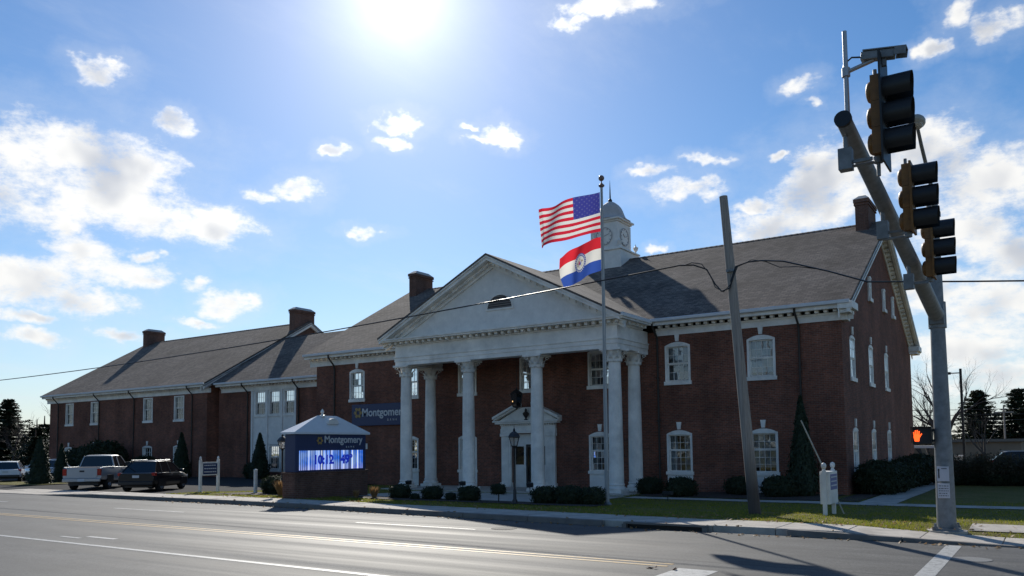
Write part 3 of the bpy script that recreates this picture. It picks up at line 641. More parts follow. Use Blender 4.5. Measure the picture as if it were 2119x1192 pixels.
# portico
EX0, EX1, EY0 = -28.88, -16.32+.55, 32.22       # entablature faces (left, right, front)
EX0, EX1 = -28.98, -15.92
pe = MB(); zb, zt = 6.42, 7.45
def ring(b, x0, x1, y0, za, zbb, t=.62):
    b.box(x0, x1, y0, y0+t, za, zbb); b.box(x0, x0+t, y0+t, YW-.03, za, zbb); b.box(x1-t, x1, y0+t, YW-.03, za, zbb)
ring(pe, EX0, EX1, EY0, zb, zb+.20); ring(pe, EX0-.03, EX1+.03, EY0-.03, zb+.202, zb+.40, .68); ring(pe, EX0-.07, EX1+.07, EY0-.07, zb+.402, zb+.46, .7); ring(pe, EX0+.0, EX1-.0, EY0, zb+.462, zt)
pe.box(EX0+.6, EX1-.6, EY0+.6, YW-.04, zb+.45, zb+.52)
ent = pe.build('entablature', M['white'], mb)
co = MB()                                        # horizontal cornice on three sides
for (z0, z1, o) in ((zt+.001, zt+.06, .08), (zt+.19, zt+.27, .50), (zt+.271, zt+.34, .56)):
    co.box(EX0-o*.98, EX1+o*.98, EY0-o, EY0+.3, z0, z1); co.box(EX0-o*.98, EX0+.3, EY0+.3, YW-.7, z0, z1); co.box(EX1-.3, EX1+o*.98, EY0+.3, YW-.7, z0, z1)
co.box(EX0, EX1, EY0+.02, EY0+.3, zt+.06, zt+.19); co.box(EX0+.02, EX0+.3, EY0+.3, YW-.7, zt+.06, zt+.19); co.box(EX1-.3, EX1-.02, EY0+.3, YW-.7, zt+.06, zt+.19)
co.build('portico_cornice', M['white'], mb)
dentils(mb, [((EX0-.3, EY0+.02, zt+.06), (EX1+.3, EY0+.02, zt+.06), (0, -1, 0)), ((EX1-.02, EY0, zt+.06), (EX1-.02, YW-.7, zt+.06), (1, 0, 0)), ((EX0+.02, EY0, zt+.06), (EX0+.02, YW-.7, zt+.06), (-1, 0, 0))], (.15, .34, .13), .37)
APZ = 11.44; sl_ = (APZ-7.86)/(XC-PXL)
ty = MB(); ty.prism([(EX0, zt+.3), (EX1, zt+.3), (XC, zt+.3+(XC-EX0)*sl_)], EY0+.06, EY0+.2)
ped = ty.build('pediment', M['white2'], mb)
rk = MB()
for s in (-1, 1):
    xe = PXL if s < 0 else PXR
    for (lo, hi, y0, y1) in ((.14, .0, PYF-.04, PYF+.1), (.30, .14, PYF+.02, EY0+.2), (.44, .302, PYF+.34, EY0+.1), (.60, .442, EY0-.06, EY0+.12)):
        rk.hexa([(xe, y0, 7.86-lo), (XC, y0, APZ-lo), (XC, y1, APZ-lo), (xe, y1, 7.86-lo), (xe, y0, 7.86-hi), (XC, y0, APZ-hi), (XC, y1, APZ-hi), (xe, y1, 7.86-hi)])
rk.build('raking_cornice', M['white'], mb)
sg = [((PXL+.8, EY0-.04, 7.86-.45+.8*sl_), (XC, EY0-.04, APZ-.45), (0, -1, 0)), ((XC, EY0-.04, APZ-.45), (PXR-.8, EY0-.04, 7.86-.45+.8*sl_), (0, -1, 0))]
dentils(mb, sg, (.15, .24, .13), .37, 'raking_dentil_row')
M['slat'] = mat('weathered_slat', (.20, .17, .15), .8)
fan = MB(); n = 14; R = .72; fz = 8.83; fx = -22.25
out_ = [(fx+(R+.07)*cos(pi*i/n), fz+(R*.9+.07)*sin(pi*i/n)) for i in range(n+1)]; inn = [(fx+R*cos(pi*i/n), fz+R*.9*sin(pi*i/n)) for i in range(n+1)]
fan.add([(p[0], EY0+.02, p[1]) for p in out_]+[(p[0], EY0+.02, p[1]) for p in inn]+[(p[0], EY0+.08, p[1]) for p in out_], [(i, i+1, n+2+i, n+1+i) for i in range(n)]+[(i, 2*n+2+i, 2*n+3+i, i+1) for i in range(n)])
fan.box(fx-R-.1, fx+R+.1, EY0+.0, EY0+.07, fz-.08, fz)
fo = fan.build('fan_vent', M['white'], mb)
MB().add([(p[0], EY0+.055, p[1]) for p in inn], [tuple(range(n+1))]).build('vent_backing', M['dark'], fo)
for i in range(6):
    z = fz+.02+i*.105; hw = R*sqrt(max(0, 1-((z+.05-fz)/(R*.9))**2))
    if hw > .05: MB().hexa([(fx-hw, EY0+.05, z), (fx+hw, EY0+.05, z), (fx+hw, EY0+.02, z+.005), (fx-hw, EY0+.02, z+.005), (fx-hw, EY0+.05, z+.06), (fx+hw, EY0+.05, z+.06), (fx+hw, EY0+.022, z+.045), (fx-hw, EY0+.022, z+.045)]).build('louvre_slat', M['slat'], fo)
pr = MB(); yv = lambda z: YG+(z-ZG)/((ZR-ZG)/(YM-YG)); th = .1
for s in (-1, 1):
    xe = PXL-.03 if s < 0 else PXR+.03; ze = 7.89
    top = [(xe, PYF-.06, ze), (XC, PYF-.06, APZ+.03), (XC, yv(APZ+.03)+.12, APZ+.03), (xe, yv(ze)+.1, ze)]
    pr.hexa([(p[0], p[1], p[2]-th) for p in top]+top)
pr.build('portico_roof', M['shingle_y'], mb)
for xe, s in ((PXL, -1), (PXR, 1)):
    gt = MB(); gt.prism([(xe+s*.02, 7.90), (xe+s*.12, 7.91), (xe+s*.10, 7.78), (xe+s*.02, 7.76)], PYF+.1, YG-.1); gt.build('gutter', M['gutter'], mb)
# columns
def column_meshes():
    base = MB(); base.box(-.40, .40, -.40, .40, 0, .14); base.lathe([(.39,.14),(.41,.17),(.41,.22),(.385,.26),(.345,.28),(.335,.32),(.36,.35),(.36,.39),(.335,.42)], n=28)
    shaft = MB(); H0, H1 = .42, 5.80; fl = 20; n = fl*4; prof = []
    for i in range(9): t = i/8; prof.append((.325-.055*t**1.7, H0+(H1-H0)*t))
    shaft.lathe(prof, n=n, rfun=lambda t, z: 1-.035*max(0, sin(t*fl))**1.0)
    bell = MB(); bell.lathe([(.28,5.80),(.30,5.82),(.28,5.85),(.27,5.90),(.28,6.1),(.33,6.28),(.36,6.32)], n=24)
    ab = MB(); q = []
    for k in range(4):
        a = k*pi/2
        for t in (-.42, -.25, 0, .25, .42):
            d = .34+.10*(abs(t)/.42)**2; q.append((cos(a)*d-sin(a)*t, sin(a)*d+cos(a)*t))
    ab.prism(q, 6.32, 6.42, 'z')
    lf = MB()
    def leaf(a, z0, h, r, w, out):
        n = 6; vs = []; fs = []
        for i in range(n+1):
            t = i/n; rr_ = r+.02+out*max(0, t-.45)**1.6*2.6; z = z0+h*(t if t < .85 else .85+(t-.85)*.2)-(.03 if t > .95 else 0); ww = w*(sin(pi*min(t*.9+.12, 1))**.7)
            for s in (-1, 0, 1): vs.append((cos(a)*(rr_+(.02 if s == 0 else 0))-sin(a)*s*ww, sin(a)*(rr_+(.02 if s == 0 else 0))+cos(a)*s*ww, z))
        for i in range(n):
            for s in (0, 1): fs.append((i*3+s, i*3+s+1, i*3+s+4, i*3+s+3))
        lf.add(vs, fs)
    for k in range(8): leaf(2*pi*k/8, 5.82, .24, .27, .10, .16)
    for k in range(8): leaf(2*pi*(k+.5)/8, 5.84, .40, .27, .09, .18)
    for k in range(4):
        a = pi/4+k*pi/2; c = (cos(a)*.43, sin(a)*.43, 6.24)
        for j in range(10):
            t0 = j*.6; r_ = .085*(1-j/14); t1 = (j+1)*.6; r1 = .085*(1-(j+1)/14)
            P = lambda t, r: (c[0]+cos(a)*r*cos(t), c[1]+sin(a)*r*cos(t), c[2]+r*sin(t))
            lf.cyl(P(t0, r_), P(t1, r1), .022, .02, 6)
    return dict(base=base.mesh('column_base', M['white'], 40), shaft=shaft.mesh('column_shaft', M['white'], 60), bell=bell.mesh('capital_bell', M['white'], 40), abacus=ab.mesh('abacus', M['white']), leaves=lf.mesh('acanthus_leaf', M['white'], 60, fix=False))
cm = column_meshes()
for (x, y) in ((-28.5, 32.55), (-24.4, 32.55), (-20.35, 32.55), (-16.25, 32.55), (-16.25, 34.55), (-28.5, 34.55)):
    root = bpy.data.objects.new('column', cm['shaft']); COL.objects.link(root); root.parent = mb; root.location = Vector((x, y, 0))-WL[mb.name]
    for n, k in (('column_base', 'base'), ('capital_bell', 'bell'), ('abacus', 'abacus'), ('acanthus_leaves', 'leaves')):
        c = bpy.data.objects.new(n, cm[k]); COL.objects.link(c); c.parent = root
        if k == 'leaves': c['kind'] = 'stuff'
        if k in ('leaves', 'abacus'): c.scale = (1.16, 1.16, 1)
pf = MB(); pf.box(-29.4, -15.4, 31.55, YW, -.3, -.005); pf.box(-25.5, -19.7, 31.0, 31.55, -.3, -.10); pf.build('porch_floor', M['concrete'], mb, bev=.015)
# entrance: pilasters, entablature, broken pediment, door leaves
ds = MB()
for x in (-24.05, -21.35): ds.box(x-.29, x+.29, YW-.14, YW+.02, .22, 2.62); ds.box(x-.34, x+.34, YW-.20, YW+.02, .0, .22); ds.box(x-.34, x+.34, YW-.20, YW+.02, 2.62, 2.78); ds.box(x-.17, x+.17, YW-.165, YW-.14, .4, 2.5)
ds.box(-24.38, -21.02, YW-.16, YW+.02, 2.782, 3.02); ds.box(-24.36, -21.04, YW-.13, YW+.02, 3.022, 3.26); ds.box(-24.6, -20.8, YW-.36, YW+.02, 3.27, 3.36); ds.box(-24.7, -20.7, YW-.44, YW+.02, 3.362, 3.44)
dsr = ds.build('door_surround', M['white'], mb, bev=.008)
dentils(mb, [((-24.4, YW-.12, 3.18), (-21.0, YW-.12, 3.18), (0, -1, 0))], (.06, .10, .08), .14, 'door_dentil_row')
bp_ = MB()
for s in (-1, 1):
    a = (-22.7+s*2.0, 3.44); b_ = (-22.7+s*.42, 4.16)
    for (lo, hi, y0) in ((.0, .08, YW-.32), (.08, .20, YW-.46)):
        bp_.hexa([(a[0], y0, a[1]+lo), (b_[0], y0, b_[1]+lo), (b_[0], YW, b_[1]+lo), (a[0], YW, a[1]+lo), (a[0], y0, a[1]+hi), (b_[0], y0, b_[1]+hi), (b_[0], YW, b_[1]+hi), (a[0], YW, a[1]+hi)])
bp_.prism([(-24.5, 3.442), (-20.9, 3.442), (-22.28, 4.12), (-23.12, 4.12)], YW-.12, YW, 'y')
bp_.build('broken_pediment', M['white'], mb)
un = MB(); un.lathe([(.08,0),(.10,.03),(.05,.07),(.05,.12),(.15,.26),(.17,.36),(.12,.40),(.05,.46),(.07,.52),(.01,.62)], (-22.7, YW-.26, 3.45), 14); un.build('pediment_urn', M['dark'], mb, smooth=50)
dl = MB(); dl.box(DX0, DX1, YW+.16, YW+.20, 2.2, DZ); dl.box(DX0, -23.0, YW+.16, YW+.22, -.05, 2.2); dl.box(-22.04, DX1, YW+.16, YW+.22, -.05, 2.2)
dl.box(-23.66, -23.1, YW+.13, YW+.16, .3, 1.0); dl.box(-21.96, -21.55, YW+.13, YW+.16, .3, 1.0)
dr_ = dl.build('door', M['white2'], mb)
for a, b_ in ((-22.99, -22.55), (-22.49, -22.05)):
    lf = MB(); lf.box(a, a+.09, YW+.17, YW+.21, .02, 2.18); lf.box(b_-.09, b_, YW+.17, YW+.21, .02, 2.18); lf.box(a+.09, b_-.09, YW+.17, YW+.21, .02, .3); lf.box(a+.09, b_-.09, YW+.17, YW+.21, 2.05, 2.18); lf.build('door_leaf', M['dark'], dr_)
    MB().box(a+.09, b_-.09, YW+.185, YW+.195, .3, 2.05).build('door_glass', M['carglass'], dr_)
MB().cyl((-22.57, YW+.13, .95), (-22.57, YW+.13, 1.25), .014).build('door_handle', M['gold'], dr_)
for x in (-23.37, -21.75): MB().box(x-.26, x+.26, YW+.155, YW+.159, 1.15, 2.1).build('sidelight', M['carglass'], dr_)
# clock cupola on the ridge
cu = MB(); cx, cy = XC, YM
cu.box(cx-1.28, cx+1.28, cy-1.28, cy+1.28, 12.3, 13.95); cu.box(cx-1.36, cx+1.36, cy-1.36, cy+1.36, 13.95, 14.05)
cu.box(cx-.98, cx+.98, cy-.98, cy+.98, 14.05, 14.28); cu.box(cx-.90, cx+.90, cy-.90, cy+.90, 14.28, 15.82)
for sx in (-1, 1):
    for sy in (-1, 1): cu.box(cx+sx*.80-.13, cx+sx*.80+.13, cy+sy*.80-.13, cy+sy*.80+.13, 14.29, 15.76)
cu.box(cx-.98, cx+.98, cy-.98, cy+.98, 15.82, 15.92); cu.box(cx-1.10, cx+1.10, cy-1.10, cy+1.10, 15.92, 16.03)
cup = cu.build('cupola', M['white2'], mb, bev=.015)
dm = MB(); prof = [(1.16,16.03),(1.14,16.07),(.98,16.16),(.86,16.30),(.79,16.48),(.72,16.70),(.62,16.92),(.48,17.10),(.32,17.24),(.14,17.33),(.05,17.38)]
dm.lathe(prof, (cx, cy, 0), 8, sq=True); dm.build('dome', mat('cupola_lead', (.52, .47, .44), .6, var=.2, vscale=2), cup, smooth=35)
fi = MB(); fi.lathe([(.12,17.36),(.14,17.42),(.10,17.50),(.05,17.56),(.045,17.75),(.03,18.2),(.008,18.72)], (cx, cy, 0), 10); fi.build('finial', M['dark'], cup, smooth=50)
def clock(ax, ay):
    c = Vector((cx+ax*.905, cy+ay*.905, 14.95)); nrm = Vector((ax, ay, 0)); u = Vector((-ay, ax, 0))
    if ay < 0: u = Vector((1, 0, 0))
    b = MB(); b.cyl(c, c+nrm*.04, .54, n=32); f = b.build('clock_face', M['white'], cup)
    k = MB()
    for i in range(12):
        t = 2*pi*i/12; p = c+nrm*.045+u*sin(t)*.43+Vector((0, 0, cos(t)*.43)); q = c+nrm*.045+u*sin(t)*.52+Vector((0, 0, cos(t)*.52)); k.cyl(p, q, .028, n=6)
    for t, l, r in ((radians(306), .26, .024), (radians(72), .40, .018)):
        k.cyl(c+nrm*.06, c+nrm*.06+u*sin(t)*l+Vector((0, 0, cos(t)*l)), r, n=6)
    for i in range(32):
        t = 2*pi*i/32; t2 = 2*pi*(i+1)/32; k.cyl(c+nrm*.045+u*sin(t)*.54+Vector((0,0,cos(t)*.54)), c+nrm*.045+u*sin(t2)*.54+Vector((0,0,cos(t2)*.54)), .022, n=5)
    k.build('clock_hands_and_marks', mat('clock_marks', (.36, .34, .34), .6), cup)
clock(0, -1); clock(1, 0); clock(-1, 0)
for sx in (-1, 1):
    for sy in (-1, 1):
        u = MB(); u.lathe([(.11,0),(.11,.06),(.04,.10),(.04,.16),(.13,.26),(.16,.40),(.17,.44),(.08,.47),(.03,.56),(.01,.66)], (cx+sx*1.14, cy+sy*1.14, 14.05), 12); u.build('urn', M['white2'], cup, smooth=50)
# ---- link block
LX0, LX1, LYW, LYG, LZG, LYM, LZR = -54.6, XL, 40.22, 39.55, 7.24, 46.8, 11.62
lb = empty('link_building', (-46.5, LYW, 0), 'set back brick link block with tall white framed triple window group', 'building')
tx = [-49.72, -48.12, -46.48]
# white bay panel with six windows
w = wall_holes(LX0, LX1, -.6, 6.7, [(-50.72, -45.72, .40, 6.55)]); w.v = [(v[0], v[1]+LYW, v[2]) for v in w.v]; w.build('wall', M['brick'], lb, fix=False)
K_T = (1.26, 1.78, 0, .9, 4, 2, 2, 0, False, False, 1)
w = wall_holes(-50.72, -45.72, .40, 6.55, [(x-.63, x+.63, 4.68, 6.46) for x in tx]+[(x-.63, x+.63, .56, 2.42) for x in tx], .12); w.v = [(v[0], v[1]+LYW+.05, v[2]) for v in w.v]
for x in (-50.62, -48.92, -47.30, -45.82): w.box(x-.09, x+.09, LYW-.03, LYW+.05, .41, 6.54)
w.build('bay_panel', M['white2'], lb)
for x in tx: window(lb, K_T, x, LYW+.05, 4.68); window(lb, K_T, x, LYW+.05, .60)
b = MB(); b.hexa([(LX0-.2,LYG,LZG-.14),(LX1+.02,LYG,LZG-.14),(LX1+.02,LYM,LZR-.14),(LX0-.2,LYM,LZR-.14),(LX0-.2,LYG,LZG),(LX1+.02,LYG,LZG),(LX1+.02,LYM,LZR),(LX0-.2,LYM,LZR)])
b.hexa([(LX0-.2,LYM,LZR-.14),(LX1+.02,LYM,LZR-.14),(LX1+.02,54,LZG-.14),(LX0-.2,54,LZG-.14),(LX0-.2,LYM,LZR),(LX1+.02,LYM,LZR),(LX1+.02,54,LZG),(LX0-.2,54,LZG)])
b.build('roof', M['shingle'], lb)
eave(lb, LX0+.3, LX1, LYW, LYG, LZG)
for x in (-51.1, -45.45): downspout(lb, x, LYW, LYG, LZG)
# ---- gabled wing
GX0, GX1, GYW, GYG, GZG, GYM, GZR, GYR = -78.95, -55.2, 39.57, 38.95, 7.30, 49.74, 13.40, 60.5
gb = empty('gabled_wing', (-67, GYW, 0), 'long gabled brick wing with two chimneys behind the parked vehicles', 'building')
gx = [-75.45, -71.2, -63.1, -58.8]
w = wall_holes(GX0, GX1, -.8, 6.7, [(x-.67, x+.67, 4.55, 6.47) for x in gx]+[(x-.67, x+.67, .62, 2.37) for x in gx]); w.v = [(v[0], v[1]+GYW, v[2]) for v in w.v]
zq = lambda y: GZG-.15+(GZR-GZG)*(1-abs(y-GYM)/(GYM-GYG))
w.add([(GX1, GYW, -.8), (GX1, GYR-.6, -.8), (GX1, GYR-.6, 7.0), (GX1, GYM, zq(GYM)), (GX1, GYW, 7.0)], [(0, 1, 2, 3, 4)]); w.add([(GX0, GYW, -.8), (GX0, GYR-.6, -.8), (GX0, GYR-.6, 7.0), (GX0, GYM, zq(GYM)), (GX0, GYW, 7.0)], [(4, 3, 2, 1, 0)])
w.build('wall', M['brick'], gb, fix=False)
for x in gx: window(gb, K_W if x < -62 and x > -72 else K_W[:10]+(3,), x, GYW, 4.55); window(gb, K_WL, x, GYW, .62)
gable_roof(gb, -79.5, -54.7, GYG, GYR, GZG, GZR, GYM)
eave(gb, -79.45, -54.74, GYW, GYG, GZG); rake(gb, -54.67, 1, GYG, GYR, GZG, GZR, GYM, GX1)
for x in (-77.4, -70.5, -65.1, -57.05): downspout(gb, x, GYW, GYG, GZG)
chimney(gb, -78.80, -78.15, 48.7, 50.75, 11.5, 14.70); chimney(gb, -55.65, -55.0, 48.1, 50.4, 11.5, 14.52)
# ------------------------------------------------------------------ signs and lettering
def text_mesh(name, s, size, m, bold=.0, ext=.01, align='CENTER', space=1.0):
    c = bpy.data.curves.new(name, 'FONT'); c.body = s; c.size = size; c.align_x = align; c.extrude = ext; c.offset = bold; c.resolution_u = 4; c.space_character = space
    o = bpy.data.objects.new(name, c); COL.objects.link(o); bpy.context.view_layer.update()
    me = bpy.data.meshes.new_from_object(o.evaluated_get(bpy.context.evaluated_depsgraph_get())); bpy.data.objects.remove(o)
    me.materials.clear(); me.materials.append(m); me.name = name; return me
def letters(name, s, size, m, parent, loc, rz=0., **k):
    """loc in the parent's frame; rz = 0 reads towards +x, facing -y"""
    o = bpy.data.objects.new(name, text_mesh(name, s, size, m, **k)); COL.objects.link(o); o.parent = parent; o.location = loc; o.rotation_euler = (pi/2, 0, rz); return o
def emblem(parent, loc, r, rz=0.):
    b = MB()
    for k in range(6):
        a = 2*pi*k/6; q = []
        for i in range(7):
            t = -pi*.62+i*pi*1.24/6; q.append((cos(a)*(.66+.34*cos(t))-sin(a)*.30*sin(t), sin(a)*(.66+.34*cos(t))+cos(a)*.30*sin(t)))
        q += [(cos(a)*.36-sin(a)*.14, sin(a)*.36+cos(a)*.14), (cos(a)*.36+sin(a)*.14, sin(a)*.36-cos(a)*.14)]
        b.prism([(p[0]*r, p[1]*r) for p in q], -.012, .012, 'y')
    o = b.build('emblem', M['gold'], parent, local=True); o.location = loc; o.rotation_euler.z = rz; return o
ws = empty('wall_sign', (-33.3, YW-.02, 4.08), 'dark blue sign board with white lettering on brick wall beside the leftmost column', 'sign')
MB().box(-1.96, 2.1, -.12, 0, -.66, .62).build('sign_board', M['blue'], ws, local=True, bev=.015)
emblem(ws, (-1.42, -.135, .12), .34); letters('lettering', 'Montgomery', .66, M['letter'], ws, (.62, -.13, -.10), bold=.012); letters('lettering', 'BANK', .17, M['letter'], ws, (1.3, -.13, -.40), space=2.2)
ms = empty('monument_sign', (-25.3, 23.95, 0), 'roofed brick and blue monument sign with a lit electronic message display', 'sign')
b = MB(); b.box(-.36, .36, -2.05, 2.0, -.2, 1.10); b.box(-.40, .40, -2.10, 2.05, 1.10, 1.17); b.build('brick_base', M['brick2'], ms, local=True)
MB().box(-.30, .30, -2.0, 1.95, 1.17, 2.68).build('sign_cabinet', M['blue'], ms, local=True, bev=.02)
b = MB(); b.hexa([(-.42,-2.14,2.68),(.42,-2.14,2.68),(.42,2.09,2.68),(-.42,2.09,2.68),(-.42,-2.14,2.76),(.42,-2.14,2.76),(.42,2.09,2.76),(-.42,2.09,2.76)])
b.add([(-.42,-2.14,2.76),(.42,-2.14,2.76),(.42,2.09,2.76),(-.42,2.09,2.76),(0,-.55,3.46),(0,.52,3.46)], [(0,1,4),(1,2,5,4),(2,3,5),(3,0,4,5)])
b.build('sign_roof', mat('painted_metal_roof', (.70, .71, .72), .38, var=.06), ms, local=True)
b = MB(); b.lathe([(.12,3.40),(.12,3.47),(.05,3.50),(.04,3.54),(.08,3.60),(.06,3.66),(.01,3.74)], (0, -.3, 0), 12); b.build('finial', M['white'], ms, local=True, smooth=50)
b = MB(); n = 12; b.prism([(.30*cos(pi*i/n)+.05, 3.10+.24*sin(pi*i/n)) for i in range(n+1)], .02, .30, 'x'); b.build('roof_vent', M['white'], ms, local=True)
emblem(ms, (.315, -.72, 2.42), .17, pi/2); letters('lettering', 'Montgomery', .42, M['letter'], ms, (.305, .62, 2.33), pi/2, bold=.008); letters('lettering', 'BANK', .11, M['letter'], ms, (.305, 1.0, 2.12), pi/2, space=2.2)
MB().box(-.06, .06, -.05, .06, 2.05, 2.3).build('photocell', M['white'], ms, local=True).location = (.2, 2.03, .0)
def led():
    t = NT('message_display'); tc = t.n('ShaderNodeTexCoord'); x, y, z = t.sep(tc.outputs['Object'])
    st = t.ma('SINE', t.ma('MULTIPLY', y, 2*pi/.105)); st2 = t.noise(t.comb(t.ma('MULTIPLY', t.ma('FLOOR', t.ma('MULTIPLY', y, 19.0)), 7.31), 0.), 1.0, 0)
    big = t.noise(t.comb(t.ma('MULTIPLY', y, 1.1), t.ma('MULTIPLY', z, 1.6)), 1.2, 2)
    c = t.mix(t.mr(big, .38, .6), (.03, .20, 1.0), (.26, .46, 1.0)); c = t.mix(t.mr(z, -.36, -.10, .28, 0.), c, (.75, .58, .90))
    on = t.ma('MAXIMUM', t.mr(st, -.35, .15, .0, 1.), t.mr(st2, .56, .60)); on = t.ma('MULTIPLY', on, t.mr(st2, .30, .34, .12, 1.))
    c = t.mix(t.mr(st2, .58, .68), c, (.80, .88, 1.0)); c = t.mix(on, (.01, .02, .12), c)
    t.set('Base Color', (.01, .01, .012)).set('Roughness', .4).set('Emission Color', c).set('Emission Strength', .9); return t.m
sc = MB(); sc.box(-.015, .015, -1.77, 1.77, -.39, .39); so_ = sc.build('display_screen', led(), ms, local=True); so_.location = (.31, -.02, 1.63)
md = mat('display_digit', (.005, .006, .05), .5, emit=(.01, .03, .55), es=.6)
letters('display_digits', '10:12', .50, md, ms, (.328, -.52, 1.48), pi/2, bold=.022, ext=.002); letters('display_digits', '49°', .50, md, ms, (.328, .78, 1.48), pi/2, bold=.022, ext=.002)
# two post sign boards and the bare post
def bars(parent, y0, y1, x, zs, m, h=.05):
    for i, z in enumerate(zs):
        b = MB(); t = y0
        while t < y1-.02:
            l = random.uniform(.04, .12); b.box(x-.004, x+.004, t, min(t+l, y1), z, z+h); t += l+.025
        tag(b.build('lettering_line', m, parent, local=True), kind='stuff')
ps = empty('parking_sign', (-33.2, 23.98, .1), 'small blue panel sign on two white posts by the parking lot', 'sign')
for y in (-.48, .48):
    b = MB(); b.box(-.055, .055, y-.055, y+.055, -.2, 1.50); b.lathe([(.06,1.50),(.075,1.52),(.04,1.55),(.06,1.60),(.045,1.65),(.005,1.70)], (0, y, 0), 10); b.build('post', M['white'], ps, local=True)
MB().box(-.03, .03, -.425, .425, .80, 1.42).build('white_panel', M['white'], ps, local=True); MB().box(-.04, .04, -.36, .40, .85, 1.36).build('blue_panel', M['blue'], ps, local=True)
bars(ps, -.30, .34, .044, (1.24, 1.09, .94), M['letter'])
po = empty('white_post', (-30.35, 24.35, .1), 'bare white square post beside the monument sign planting', 'post')
b = MB(); b.box(-.06, .06, -.06, .06, -.2, 1.06); b.add([(-.075,-.075,1.06),(.075,-.075,1.06),(.075,.075,1.06),(-.075,.075,1.06),(0,0,1.12)], [(0,1,4),(1,2,4),(2,3,4),(3,0,4),(3,2,1,0)]); b.build('post_body', M['white'], po, local=True)
cs_ = empty('corner_sign', (-5.47, 24.45, .1), 'white boxed sign with blue text panel on two ball topped posts', 'sign')
for y in (-.54, .54):
    b = MB(); b.box(-.05, .05, y-.05, y+.05, -.2, 1.24); b.lathe([(.05,1.24),(.035,1.27),(.06,1.30),(.075,1.36),(.06,1.42),(.01,1.45)], (0, y, 0), 10); b.build('post', M['white'], cs_, local=True)
MB().box(-.135, .135, -.49, .49, .28, 1.20).build('sign_box', M['white'], cs_, local=True, bev=.012)
MB().box(.13, .142, -.40, .40, .68, 1.12).build('blue_panel', mat('faded_blue', (.10, .12, .30), .5), cs_, local=True); bars(cs_, -.33, .33, .146, (1.02, .90, .78), M['letter'], .035)
stk = MB().tube([(-5.22, 25.12, .02), (-5.8, 25.25, 1.4), (-6.43, 25.42, 2.80)], [.022, .024, .02], 8).build('leaning_stake', mat('pale_wood', (.42, .38, .30), .8, var=.2), smooth=60)
tag(stk, 'long pale wooden stake leaning over the white corner sign', 'stake')
# ------------------------------------------------------------------ flagpole and flags
FP = (-13.02, 25.32)
fp = empty('flagpole', (FP[0], FP[1], .02), 'tall grey flagpole with ball finial standing on the bank lawn', 'flagpole')
b = MB(); b.cyl((0,0,-.1), (0,0,11.25), .082, .045, 16); b.build('pole', mat('flagpole_metal', (.36, .36, .35), .55, metal=.2, var=.1), fp, local=True, smooth=40)
b = MB(); b.lathe([(.16,0),(.16,.06),(.10,.12),(.085,.14)], n=16); b.build('base_collar', M['steel'], fp, local=True)
b = MB(); b.lathe([(.045,11.22),(.10,11.26),(.11,11.30),(.05,11.36),(.02,11.40),(.02,11.46)], n=12); b.ball((0,0,11.56), .105, 14); b.build('finial', mat('finial_bronze', (.22, .14, .12), .45), fp, local=True, smooth=40)
b = MB(); b.tube([(.06,-.06,1.2), (.055,-.06,6), (.05,-.05,11.2)], .006, 5); b.build('halyard', M['white'], fp, local=True)
def flag_mesh(name, W_, H_, nx, ny, fn, m):
    b = MB(); vs = []; uv = []
    for j in range(ny+1):
        for i in range(nx+1): vs.append(fn(i/nx, j/ny)); uv.append((i/nx, j/ny))
    b.add(vs, [(j*(nx+1)+i, j*(nx+1)+i+1, (j+1)*(nx+1)+i+1, (j+1)*(nx+1)+i) for j in range(ny) for i in range(nx)])
    me = b.mesh(name, m, 180, fix=False); l = me.uv_layers.new(name='UVMap')
    for p in me.polygons:
        for li in p.loop_indices: l.data[li].uv = uv[me.loops[li].vertex_index]
    return me
def cloth(t, col):
    t.set('Base Color', col).set('Roughness', .8).set('Specular IOR Level', .1)
    tl = t.n('ShaderNodeBsdfTranslucent'); t.c(tl, 'Color', col); ms_ = t.n('ShaderNodeMixShader'); ms_.inputs[0].default_value = .55
    t.t.links.new(t.b.outputs[0], ms_.inputs[1]); t.t.links.new(tl.outputs[0], ms_.inputs[2]); t.t.links.new(ms_.outputs[0], t.out.inputs[0]); return t.m
def us_mat():
    t = NT('striped_flag_cloth'); u = t.n('ShaderNodeUVMap'); x, y, z = t.sep(u.outputs[0])
    k = t.ma('FLOOR', t.ma('MULTIPLY', y, 13)); odd = t.ma('MODULO', k, 2.0)
    c = t.mix(odd, (.70, .028, .055), (.85, .83, .78))
    can = t.ma('MULTIPLY', t.ma('LESS_THAN', x, .40), t.ma('GREATER_THAN', y, 6/13))
    # star rows, small
    sx = t.ma('MULTIPLY', x, 11/.40); sy = t.ma('MULTIPLY', t.ma('SUBTRACT', y, 6/13), 9/(7/13))
    fx_ = t.ma('SUBTRACT', t.ma('FRACT', sx), .5); fy_ = t.ma('SUBTRACT', t.ma('FRACT', sy), .5)
    par = t.ma('MODULO', t.ma('ADD', t.ma('FLOOR', sx), t.ma('FLOOR', sy)), 2.0)
    d = t.ma('SQRT', t.ma('ADD', t.ma('MULTIPLY', fx_, fx_), t.ma('MULTIPLY', fy_, fy_)))
    st = t.ma('MULTIPLY', t.ma('LESS_THAN', d, .30), t.ma('LESS_THAN', par, .5))
    c = t.mix(can, c, t.mix(t.ma('MULTIPLY', st, .12), (.055, .060, .30), (.6, .6, .7))); return cloth(t, c)
